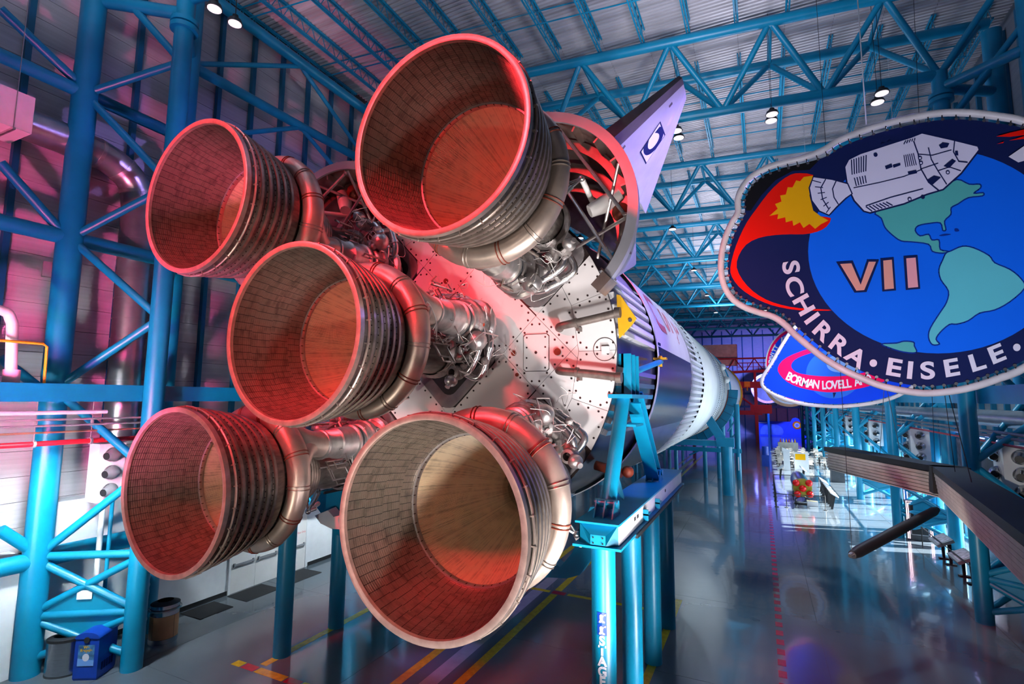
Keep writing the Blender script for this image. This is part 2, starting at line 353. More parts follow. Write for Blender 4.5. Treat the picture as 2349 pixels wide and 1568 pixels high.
# doors
def door(n, y0, y1, h, leaves, words):
    d = thing('door_%d' % n, None, None, (-10.84, (y0 + y1) / 2, 0), kind='structure')
    part('door_frame', MB().box(-10.86, -10.79, y0 - 0.09, y0, 0, h + 0.09).box(-10.86, -10.79, y1, y1 + 0.09, 0, h + 0.09).box(-10.86, -10.79, y0, y1, h, h + 0.09), 'white', d, False)
    w = (y1 - y0) / leaves
    for i in range(leaves):
        a, b = y0 + i * w + 0.01, y0 + (i + 1) * w - 0.01
        lf = part('door_leaf', MB().box(-10.845, -10.805, a, b, 0.01, h), 'offwhite', d, False)
        part('push_bar', MB().box(-10.79, -10.74, a + 0.08, b - 0.08, 1.02, 1.09).box(-10.81, -10.75, a + 0.08, a + 0.15, 0.98, 1.13).box(-10.81, -10.75, b - 0.15, b - 0.08, 0.98, 1.13), 'grey', lf, False)
        if words: part('lettering', text_mb('Emergency Exit Only', lambda x, y, m=(a + b) / 2: (-10.80, m + x, 1.6 + y), 0.12), 'red', lf, False)
        part('door_closer', MB().box(-10.81, -10.72, a + 0.1, a + 0.5, h - 0.16, h - 0.06), 'grey', lf, False)
door(1, 1.5, 3.7, 2.45, 2, True); door(2, 4.1, 5.2, 2.5, 1, True)
for lab, pts in (('black floor mat nearest the orange-panelled bin', [(420, 1400), (470, 1383), (530, 1390), (450, 1418)]),
                 ('black floor mat in front of the double exit doors', [(530, 1368), (580, 1340), (625, 1345), (560, 1378)]),
                 ('black floor mat in front of the farther single exit door', [(668, 1333), (690, 1314), (742, 1313), (695, 1340)])):
    q = [at(u, v, z=0.0) for u, v in pts]; y0 = min(p.y for p in q); y1 = max(p.y for p in q)
    single('floor_mat', MB().box(-10.7, -9.6, y0, y1, 0.0, 0.015), 'mat', lab, 'mat', 'mats before the exit doors', smooth=False)

# --- right wall with the glazed lower band
wr = thing('wall_right', None, None, (18.4, 50, 0), kind='structure')
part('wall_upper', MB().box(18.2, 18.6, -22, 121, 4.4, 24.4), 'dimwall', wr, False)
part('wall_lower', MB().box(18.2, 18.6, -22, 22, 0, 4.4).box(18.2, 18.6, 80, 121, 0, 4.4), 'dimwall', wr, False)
sm2 = mesh('stud', MB().box(-0.09, 0.09, -0.08, 0.08, 4.4, 23.6), 'bluedark', False)
for i in range(40):
    put('stud', sm2, wr, Vector((18.1, 3.0 + 1.5 * i, 0)) - ORG[wr.name])
n = 1
for y in range(22, 80, 4):
    w = thing('window_%d' % n, None, None, (18.4, y + 2, 0), kind='structure'); n += 1
    part('pane', MB().box(18.385, 18.415, y + 0.06, y + 3.94, 0.1, 4.3), 'glass', w, False)
    mb = MB().box(18.36, 18.44, y, y + 0.06, 0, 4.4).box(18.36, 18.44, y + 3.94, y + 4, 0, 4.4).box(18.3, 18.5, y, y + 4, 0, 0.1).box(18.3, 18.5, y, y + 4, 4.3, 4.4)
    part('window_frame', mb, 'glassframe', w, False)
    for k in (2,): part('mullion', MB().box(18.37, 18.42, y + k - 0.03, y + k + 0.03, 0.1, 4.3), 'glassframe', w, False)
    part('transom', MB().box(18.37, 18.42, y + 0.06, y + 3.94, 2.2, 2.28), 'glassframe', w, False)
# --- end walls
wf = thing('wall_far', None, None, (4, 120.6, 0), kind='structure')
part('wall_face', MB().box(-12, 18.6, 120.4, 121, 0, 24.4), 'siding', wf, False)
for i in range(14): part('stud', MB().box(-11 + 2.2 * i, -10.8 + 2.2 * i, 120.2, 120.4, 0, 24), 'bluedark', wf, False)
for z in (6.0, 9.0): part('girt', MB().box(-12, 18.4, 120.1, 120.3, z, z + 0.5), 'blue' if z < 8 else 'bluedark', wf, False)
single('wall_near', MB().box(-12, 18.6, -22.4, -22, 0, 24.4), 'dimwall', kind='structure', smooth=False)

# --- ceiling: corrugated deck sheets on open-web joists
ce = thing('ceiling', None, None, (4, 50, ZROOF), kind='structure')
part('roof_backing', MB().box(-12, 18.6, -22, 121, ZROOF + 0.12, ZROOF + 0.4), 'darkgrey', ce, False)
JX = [-11.2 + 1.9 * i for i in range(16)]
pit = 0.212; nr = int(BAY / pit) + 1; mb = MB(); prof = []
for i in range(nr):
    y = i * BAY / nr; s = BAY / nr
    prof += [(y, 0), (y + 0.42 * s, 0), (y + 0.5 * s, 0.075), (y + 0.92 * s, 0.075)]
prof.append((BAY, 0)); mb.quad_strip([[(0.005, y, z) for y, z in prof], [(1.895, y, z) for y, z in prof]], False)
dm = mesh('deck_sheet', mb, 'deck', False)
for j in range(-1, 10):
    for i in range(16): put('deck_sheet', dm, ce, Vector((JX[i], -4.5 + BAY * j - 4, ZROOF)) - ORG[ce.name])

# --- three-chord lattice columns
def lattice_column(side, y, label):
    s = 1 if side == 'L' else -1
    xi, xo = (XI_L, XO_L) if side == 'L' else (XI_R, XO_R)
    t = thing('lattice_column', label, 'steel column', (xi, y, 0), 'lattice columns along the ' + ('left' if s > 0 else 'right') + ' wall')
    Y = (y - 1.5, y + 1.55)
    part('column_tube', MB().tube((xi, y, 0), (xi, y, 20.6), 0.27, n=20), 'blue', t)
    part('flange', MB().tube((xi, y, 19.35), (xi, y, 19.5), 0.40, n=20).tube((xi, y, 19.56), (xi, y, 19.7), 0.40, n=20), 'blue', t)
    for yy in Y:
        part('column_tube', MB().tube((xo, yy, 0), (xo, yy, 22.7), 0.33, n=20), 'blue', t)
        zz = [(3.15, 5.5), (5.5, 7.85), (7.85, 10.0), (10.0, 12.35), (12.35, 14.2), (14.2, 16.95), (16.95, 18.3), (18.3, 21.2)]
        for i, (a, b) in enumerate(zz):
            pa = (xo, yy, a) if i % 2 == 0 else (xi, y, a); pb = (xi, y, b) if i % 2 == 0 else (xo, yy, b)
            part('brace', MB().tube(pa, pb, 0.115, n=12), 'blue', t)
        for z in (3.15, 1.55): part('brace', MB().tube((xo, yy, z), (xi, y, z), 0.11, n=12), 'blue', t)
        for a, b in ((3.05, 1.62), (1.62, 3.05), (1.48, 0.35), (0.35, 1.48)):
            part('brace', MB().tube((xo, yy, a), (xi, y, b), 0.105, n=12), 'blue', t)
        p = lambda k, z: Vector((xo + (xi - xo) * k, yy + (y - yy) * k, z))
        nv = Vector((xi - xo, y - yy, 0)).cross(Vector((0, 0, 1))).normalized() * 0.02
        part('brace_plate', MB().prism([p(0.06, 1.55) - nv, p(0.5, 2.33) - nv, p(0.94, 1.55) - nv, p(0.5, 0.92) - nv], nv * 2), 'blue', t, False)
    for yy in Y: part('head_tube', MB().tube((xo, yy, 20.1), (xi, y, 19.95), .2, n=14), 'blue', t)
    for z in (3.15, 12.35, 16.95): part('brace', MB().tube((xo, Y[0], z), (xo, Y[1], z), 0.2, n=14), 'blue', t)
    return t
def nth(i): return ('first', 'second', 'third', 'fourth', 'fifth', 'sixth', 'seventh', 'eighth', 'ninth', 'tenth', 'eleventh', 'twelfth', 'thirteenth', 'fourteenth', 'fifteenth', 'sixteenth')[i]
def ordinal(i): return ('nearest', 'second', 'third', 'fourth', 'fifth', 'sixth', 'seventh', 'eighth', 'ninth')[i]
LC = lattice_column('L', YL0, 'nearest blue tubular lattice column on the left wall beside the rubbish bins')
for k in (1, 2, 3, 4, 5, 6, 7):
    copy_tree(LC, None, (0, BAY * k, 0), ordinal(k) + ' blue lattice column along the left wall, behind the rocket')
RC = lattice_column('R', YR0 + BAY, 'nearest blue lattice column on the right wall, behind the big round banner')
for k in range(2, 9):
    copy_tree(RC, None, (0, BAY * (k - 1), 0), ordinal(k - 1) + ' blue lattice column along the right wall')
tag_note = part('notice', MB().obox((-9.27, YL0 - 0.80, 2.08), (0.16, 0.11, 0), (0.004, -0.006, 0), (0, 0, 0.12)), 'white', LC, False, label='small white paper notice')

# --- roof trusses
def roof_truss(k):
    yl = YL0 + BAY * k
    P = lambda x, dy, z: Vector((x, yl + (x - XI_L) * SK + dy, z))
    t = thing('roof_truss', ordinal(k) + ' blue triangular tube truss under the roof, counted from the engines', 'roof truss', P(XI_L, 0, ZC), 'triangular roof trusses')
    part('bottom_chord', MB().tube(P(XI_L, 0, ZC), P(XI_R, 0, ZC), 0.22, n=14), 'blue', t)
    for dy in (-1.55, 1.55): part('top_chord', MB().tube(P(XO_L, dy, ZT), P(XO_R, dy, ZT), 0.22, n=14), 'blue', t)
    bx = [XI_R - 3.93 * i for i in range(6)] + [XI_L]
    tx = [XI_R + 1.9] + [XI_R - 1.965 - 3.93 * i for i in range(6)] + [XO_L + 0.3]
    for i, x in enumerate(bx):
        for dy in (-1.55, 1.55):
            for q in (tx[i], tx[i + 1]): part('web_member', MB().tube(P(x, 0, ZC), P(q, dy, ZT), 0.125, n=10), 'blue', t)
    for q in tx[1:-1]: part('tie', MB().tube(P(q, -1.55, ZT), P(q, 1.55, ZT), 0.09, n=8), 'blue', t)
    return t
RTs = roof_truss(0)
for k in range(1, 9): copy_tree(RTs, None, (0, BAY * k, 0), ordinal(k) + ' blue triangular tube truss under the roof, counted from the engines')

# --- open-web roof joists, one row per bay
def joist():
    t = thing('roof_joist', '', 'roof joist', (JX[0], YL0 + 1.6, ZT + 0.2)); x, y0, z0 = JX[0], YL0 + 1.6, ZT + 0.2; ln = BAY - 3.1
    for nm, z in (('top_chord', ZROOF - 0.05), ('bottom_chord', z0 + 0.05)):
        mb = MB()
        for dx in (-0.06, 0.06): mb.box(x + dx - 0.028, x + dx + 0.028, y0, y0 + ln, z - 0.035, z + 0.035)
        part(nm, mb, 'blue', t, False)
    mb = MB(); nb = 16
    for i in range(nb):
        a = y0 + ln * i / nb; b = y0 + ln * (i + 0.5) / nb; c = y0 + ln * (i + 1) / nb
        mb.tube((x, a, z0 + 0.05), (x, b, ZROOF - 0.05), 0.018, n=5, cap=False).tube((x, b, ZROOF - 0.05), (x, c, z0 + 0.05), 0.018, n=5, cap=False)
    part('web', mb, 'blue', t, False); return t
J0 = joist(); first = True
for k in range(-1, 8):
    where = 'roof bay at the picture top' if k < 0 else 'roof bay above the engines' if k == 0 else ordinal(k) + ' roof bay beyond engines'
    for i, x in enumerate(JX):
        lab = 'blue open-web joist, ' + nth(i) + ' from the left wall, ' + where
        sk = (x - XI_L) * SK
        if first: J0['label'] = lab; J0['group'] = 'joists of the ' + where; J0.location = (x, YL0 + 1.6 + BAY * k + sk, ZT + 0.2); first = False
        else:
            c = copy_tree(J0); c.location = (x, YL0 + 1.6 + BAY * k + sk, ZT + 0.2); c['label'] = lab; c['group'] = 'joists of the ' + where
for k in range(0, 7):
    for fr in (0.33, 0.67):
        y = YL0 + BAY * (k + fr); mb = MB()
        for z in (ZT + 0.25, ZROOF - 0.1): mb.tube((-11.2, y - 0.3, z), (17.3, y - 0.3 + 28.5 * SK, z), 0.03, n=6)
        single('joist_bridging', mb, 'blue', 'pair of thin blue bridging rods across the joists, %s row' % ('nearer' if fr < .5 else 'farther') + ' of the ' + ordinal(k) + ' bay', 'bridging rod', 'bridging rods')
# --- eave and wall bracing on the left wall
def pt(u, v, x): return at(u, v, x=x)
single('eave_tube', MB().tube((-10.4, -20, 22.95), (-10.4, 118, 22.95), 0.24, n=14), 'blue', 'long blue tube running under the roof edge along the left wall', 'steel tube')
wb = [((440, 152), (850, 378), .2), ((440, 146), (690, 152), .1), ((690, 152), (825, 345), .1), ((545, 306), (690, 292), .1), ((690, 292), (762, 378), .1)]
BR = thing('wall_bracing', 'blue tube bracing on the pink-lit wall between the engines and the roof edge', 'bracing', (-10.4, 0, 17))
for a, b, r in wb: part('brace', MB().tube(pt(*a, -10.5), pt(*b, -10.5), r, n=12), 'blue', BR)
BR2 = thing('wall_bracing', 'blue tube bracing at the left picture edge beside the white duct box', 'bracing', (-10.4, -8, 8))
for a, b, r in (((0, 20), (185, 195), .13), ((0, 372), (140, 530), .13), ((0, 820), (110, 905), .13), ((0, 1215), (80, 1265), .15)): part('brace', MB().tube(pt(*a, -10.4), pt(*b, -10.4), r, n=12), 'blue', BR2)
for z, r, nm in ((16.95, .2, 'upper'), (12.35, .22, 'middle'), (3.05, .24, 'lowest')):
    single('wall_girt', MB().tube((-10.4, -20, z), (-10.4, 30, z), r, n=14), 'blue', nm + ' horizontal blue tube along the left wall through the lattice column', 'steel tube', 'horizontal tubes of the left wall')
single('box_beam', MB().box(-8.95, -8.5, -20, 22, 7.50, 7.97), 'blue', 'flat-sided blue box beam at engine height along the left wall', 'beam', smooth=False)
single('box_beam', MB().box(15.25, 15.55, 0, 110, 7.66, 8.26), 'blue', 'flat-sided blue box beam along the right wall above the silver duct', 'beam', smooth=False)

# ================================================================== ROCKET STAGE
ST = thing('rocket_stage', 'giant white and silver first rocket stage lying on blue stands', 'rocket', (0, 0, 3.0))
C0 = (0, AX)
def skin(name, r, y0, y1, m, a0=0, a1=2 * pi, n=96):
    return part(name, MB().lathe([(r, y0), (r, (y0 + y1) / 2), (r, y1)], n, a0, a1, C0), m, ST)
skin('aft_skirt', 4.92, 0.05, 5.3, 'skinshade', radians(5), radians(355 - 180)); skin('aft_skirt', 4.92, 0.05, 5.3, 'skindark', radians(-185), radians(5))
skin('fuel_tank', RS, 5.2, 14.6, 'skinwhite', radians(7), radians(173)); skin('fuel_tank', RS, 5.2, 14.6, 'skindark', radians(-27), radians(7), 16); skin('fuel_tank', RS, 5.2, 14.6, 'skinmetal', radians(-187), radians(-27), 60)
skin('intertank', 4.93, 14.6, 21.0, 'skinshade'); skin('oxidiser_tank', RS, 21.0, 37.8, 'skinwhite'); skin('forward_skirt', 4.99, 37.8, 42.0, 'skinwhite')
part('tank_ring', MB().lathe([(RS, 5.15), (RS + .03, 5.15), (RS + .03, 5.32), (RS, 5.32)], 96, c=C0), 'skinwhite', ST)
part('tank_ring', MB().lathe([(RS, 37.7), (RS + .05, 37.7), (RS + .05, 37.95), (RS, 37.95)], 96, c=C0), 'offwhite', ST)
part('end_ring', MB().lathe([(4.0, 42.0), (RS + .06, 42.0), (RS + .06, 42.25), (4.0, 42.25)], 96, c=C0), 'offwhite', ST)
part('forward_dome', MB().lathe([(4.9, 42), (4.2, 43.0), (2.6, 43.9), (0.01, 44.2)], 48, c=C0), 'skinmetal', ST)
prf = [(-.085, 0), (-.065, .15), (.065, .15), (.085, 0)]
def stringer_mesh(ln, tip, m):
    mb = MB()
    mb.quad_strip([[(hh, y, w) for w, hh in ((w, h * k) for w, h in prf)] for y, k in ((0, 1), (ln - tip, 1), (ln, 0.25))], False)
    mb.poly([(h, 0, w) for w, h in prf]); return mesh('stringer', mb, m, False)
sA = stringer_mesh(5.0, 0.5, 'skinwhite'); sB = stringer_mesh(6.1, 0.3, 'skinwhite'); sD = stringer_mesh(5.0, 0.5, 'skinmetal')
NS = 96
for i in range(NS):
    a = 2 * pi * (i + .5) / NS; d = math.degrees(a)
    if d > 180: d -= 360
    if not (28 < d < 62 or 118 < d < 152 or -62 < d < -28 or -152 < d < -118 or abs(d) < 4):
        o = put('stringer', sD if -170 < d < 5 else sA, ST, Vector((4.91 * cos(a), 0.15, AX + 4.91 * sin(a))) - ORG[ST.name]); o.rotation_euler = (0, -a, 0)
    if -100 < d < 110:
        o = put('stringer', sB, ST, Vector((4.92 * cos(a), 14.75, AX + 4.92 * sin(a))) - ORG[ST.name]); o.rotation_euler = (0, -a, 0)
mb = MB()
for i in range(240):
    a = 2 * pi * i / 240; ca, sa = cos(a), sin(a)
    mb.obox((5.02 * ca, 39.9, AX + 5.02 * sa), (0.04 * ca, 0, 0.04 * sa), (0, 1.7, 0), (-0.03 * sa, 0, 0.03 * ca))
part('forward_stringers', mb, 'grey', ST, False, True)
mb = MB()
for i in range(200):
    a = 2 * pi * i / 200
    for yy in (34.5, 36.8): mb.obox((5.05 * cos(a), yy, AX + 5.05 * sin(a)), (0.02 * cos(a), 0, 0.02 * sin(a)), (0, 0.05, 0), (-0.03 * sin(a), 0, 0.03 * cos(a)))
part('ring_bolts', mb, 'darkgrey', ST, False, True)
def cyl_text(txt, yc, ac, size, m, turn=1):
    fn = lambda x, y: ((RS + .012) * cos(ac - x / RS), yc + y, AX + (RS + .012) * sin(ac - x / RS))
    part('lettering', text_mb(txt, fn, size, 0.03), m, ST, False)
cyl_text('U', 7.4, radians(25), 2.7, 'redletter'); cyl_text('S', 9.9, radians(25), 2.7, 'redletter'); cyl_text('A', 12.4, radians(25), 2.7, 'redletter')
for i in range(8):
    part('access_slot', MB().obox((5.06 * cos(.62 - .06 * i), 17.2, AX + 5.06 * sin(.62 - .06 * i)), (.01, 0, .01), (0, 0.5, 0), (0, 0, .07)), 'black', ST, False)
mb = MB()
for i in range(6): mb.obox((5.045 * cos(.14 - .03 * i), 5.7, AX + 5.045 * sin(.14 - .03 * i)), (.01, 0, 0), (0, .22, 0), (0, 0, .045))
part('vent_slots', mb, 'navy', ST, False)
for a in (22, 8):
    a = radians(a); part('umbilical_cap', MB().ball((5.2 * cos(a), 41.2, AX + 5.2 * sin(a)), 0.34, sc=(1, 1.9, 1)), 'offwhite', ST)

# heat shield: recessed base, panels with gaps, screws
HS = part('heat_shield', MB().lathe([(4.93, 0.06), (4.93, 0.02), (0.01, 0.02)], 96, c=C0), 'screw', ST, label='white panelled heat shield disc')
r2 = 1 / sqrt(2)
def uv2x(u, v, y=0.0): return ((u + v) * r2, y, AX + (u - v) * r2)
def clip(poly, f):
    out = []
    for i in range(len(poly)):
        a, b = poly[i], poly[(i + 1) % len(poly)]; fa, fb = f(a), f(b)
        if fa >= 0: out.append(a)
        if (fa >= 0) != (fb >= 0):
            t = fa / (fa - fb); out.append((a[0] + (b[0] - a[0]) * t, a[1] + (b[1] - a[1]) * t))
    return out
def inset(poly, d):
    n = len(poly); cx = sum(p[0] for p in poly) / n; cy = sum(p[1] for p in poly) / n; out = poly
    for i in range(n):
        a, b = poly[i], poly[(i + 1) % n]; ex, ey = b[0] - a[0], b[1] - a[1]; l = hypot(ex, ey)
        if l < 1e-4: continue
        nx, ny = -ey / l, ex / l
        if (cx - a[0]) * nx + (cy - a[1]) * ny < 0: nx, ny = -nx, -ny
        out = clip(out, lambda p: (p[0] - a[0]) * nx + (p[1] - a[1]) * ny - d)
        if len(out) < 3: return []
    return out
screws = []
def add_panel(poly):
    q = inset(poly, 0.006)
    if len(q) < 3: return
    part('panel', MB().prism([uv2x(u, v, 0.02) for u, v in q], (0, -0.035, 0)), 'shield', HS, False)
    q = inset(poly, 0.085)
    if len(q) < 3: return
    for i in range(len(q)):
        a, b = q[i], q[(i + 1) % len(q)]; l = hypot(b[0] - a[0], b[1] - a[1])
        k = max(1, int(l / 0.27))
        if l < 0.2: continue
        for j in range(k): screws.append((a[0] + (b[0] - a[0]) * (j + .5) / k, a[1] + (b[1] - a[1]) * (j + .5) / k))
g = [-4.2, -2.63, -1.22, 1.22, 2.63, 4.2]; R1 = 3.93; R2 = 4.93
for i in range(5):
    for j in range(5):
        if (i == 2 and j == 2): continue
        if (i in (0, 4) and j == 2) or (j in (0, 4) and i == 2): continue
        cells = [(g[i], g[i + 1], g[j], g[j + 1])]
        for (a, b, c, d) in cells:
            p = [(a, c), (b, c), (b, d), (a, d)]
            for k in range(20):
                th = 2 * pi * (k + 1) / 20; p = clip(p, lambda q: R1 * cos(pi / 20) - q[0] * cos(th) - q[1] * sin(th))
                if len(p) < 3: break
            if len(p) >= 3: add_panel(p)
for k in range(20):
    a, b = 2 * pi * (k + .5) / 20, 2 * pi * (k + 1.5) / 20
    p = [(R1 * cos(a), R1 * sin(a)), (R1 * cos(b), R1 * sin(b))] + [(R2 * cos(b - (b - a) * i / 5), R2 * sin(b - (b - a) * i / 5)) for i in range(6)]
    mid = ((a + b) / 2) % (pi / 2)
    if min(mid, pi / 2 - mid) < 0.17: continue
    s1 = cos((a + b) / 2); s2 = sin((a + b) / 2)
    for f in (lambda q: abs(q[1]) - 1.22 if abs(s1) > abs(s2) else 1, lambda q: abs(q[0]) - 1.22 if abs(s2) > abs(s1) else 1): p = clip(p, f)
    if len(p) >= 3: add_panel(p)
mb = MB()
for u, v in screws:
    c = uv2x(u, v, -0.016); mb.tube((c[0], -0.005, c[2]), (c[0], -0.022, c[2]), 0.030, n=7)
part('screws', mb, 'screw', HS, False, True)
def rdiamond(hu0, hu1, hv0, hv1, rr, n=5):
    out = []
    for cu, cv, a0 in ((hu1 - rr, hv1 - rr, 0), (hu0 + rr, hv1 - rr, 90), (hu0 + rr, hv0 + rr, 180), (hu1 - rr, hv0 + rr, 270)):
        for i in range(n + 1):
            a = radians(a0 + 90 * i / n); out.append((cu + rr * cos(a), cv + rr * sin(a)))
    return out
for (a, b, c, d) in ((-1.2, 1.2, -1.2, 1.2), (2.68, 4.85, -1.2, 1.2), (-4.85, -2.68, -1.2, 1.2), (-1.2, 1.2, 2.68, 4.85), (-1.2, 1.2, -4.85, -2.68)):
    o1 = rdiamond(a, b, c, d, .42); o2 = rdiamond(a + .10, b - .10, c + .10, d - .10, .36); o3 = rdiamond(a + .3, b - .3, c + .3, d - .3, .3)
    mb = MB().quad_strip([[uv2x(u, v, y) for u, v in o] for o, y in ((o1, 0.0), (o1, -.06), (o2, -.07), (o3, 0.0))], True)
    part('engine_boot', mb, 'boot', HS)
    for su, eu in ((1, b), (-1, a)):
        for sv, ev in ((1, d), (-1, c)):
            if hypot(eu, ev) > 4.0: continue
            tri = [(eu + su * .02, ev + sv * .02), (eu - su * .30, ev + sv * .02), (eu + su * .02, ev - sv * .30)]
            part('corner_panel', MB().prism([uv2x(u, v, 0.02) for u, v in tri], (0, -0.034, 0)), 'shield', HS, False)
    part('boot_throat', MB().poly([uv2x(u, v, -0.004) for u, v in o3]), 'black', HS, False)
# access hatch, plugs, drain pipes
hatch = [(2.38 + .06, -.49), (3.1 - .06, -.49), (3.1, -.43), (3.1, .43), (3.04, .49), (2.44, .49), (2.38, .43), (2.38, -.43)]
part('hatch_gap', MB().prism([(x * 1.0 + (x - 2.74) * .05, -.010, AX + z * 1.035) for x, z in hatch], (0, -.008, 0)), 'screw', HS, False)
hp = part('access_hatch', MB().prism([(x, -.012, AX + z) for x, z in hatch], (0, -.03, 0)), 'shield', HS, False)
mb = MB()
for x in (2.47, 3.01):
    for z in (-.41, -.14, .14, .41): mb.tube((x, -.03, AX + z), (x, -.047, AX + z), .026, n=7)
mb.tube((2.74, -.03, AX), (2.74, -.05, AX), .04, n=10); part('hatch_screws', mb, 'screw', HS, False, True)
for x, z, r in ((2.08, 0, .075), (3.35, 0, .095), (2.18, -.59, .05), (-.18, 2.22, .075), (0.2, -2.5, .06), (-2.2, .5, .07)):
    part('plug', MB().tube((x, 0, AX + z), (x, -.05, AX + z), r, n=16), 'rust', HS)
part('recess_ring', MB().lathe([(.30, -.018), (.30, -.024), (.285, -.024), (.285, -.018)], 28, c=(4.62, AX + .03)), 'screw', HS)
part('sensor_block', MB().box(4.55, 4.75, -.07, -.015, AX - .08, AX + .10), 'white', HS, False)
for z0, z1, ye in ((.62, .90, -.30), (-.50, -.70, -.26)):
    p = bend([(3.42, -.01, AX + z0), (3.44, -.16, AX + z0), (3.60, ye, AX + z0 + .03 * (1 if z1 > 0 else -1)), (4.3, ye, AX + (z0 + z1) / 2), (5.08, ye, AX + z1)])
    dp = part('drain_pipe', MB().sweep(p, .105, 14), 'pipebrown', HS)
    e = Vector(p[-1]); part('pipe_flange', MB().tube(e - Vector((.12, 0, 0)), e + Vector((.02, 0, 0)), .135, n=16).tube((3.92, ye, AX + z0 * .75 + z1 * .25), (4.0, ye, AX + z0 * .7 + z1 * .3), .13, n=14), 'pipebrown', HS)
    part('pipe_clamp', MB().box(3.95, 4.03, ye, -.01, AX + (z0 * .7 + z1 * .3) - .2, AX + (z0 * .7 + z1 * .3) - .1), 'pipebrown', HS, False)
YB = part('lifting_bracket', MB().prism([(4.93, .02, AX + 1.42), (5.02, .02, AX + 1.40), (5.42, .02, AX + .78), (5.30, .02, AX + .62), (4.98, .02, AX + .30), (4.95, .02, AX + .8)], (0, .06, 0)), 'yellow', ST, False, label='bright yellow lifting bracket')
part('bracket_web', MB().prism([(4.96, .08, AX + 1.38), (5.05, .08, AX + 1.36), (5.05, .08, AX + .4), (4.96, .08, AX + .4)], (0, .25, 0)), 'yellow', YB, False)
part('bracket_eye', MB().tube((5.27, -.0, AX + .74), (5.27, .1, AX + .74), .05, n=12), 'chrome', YB)

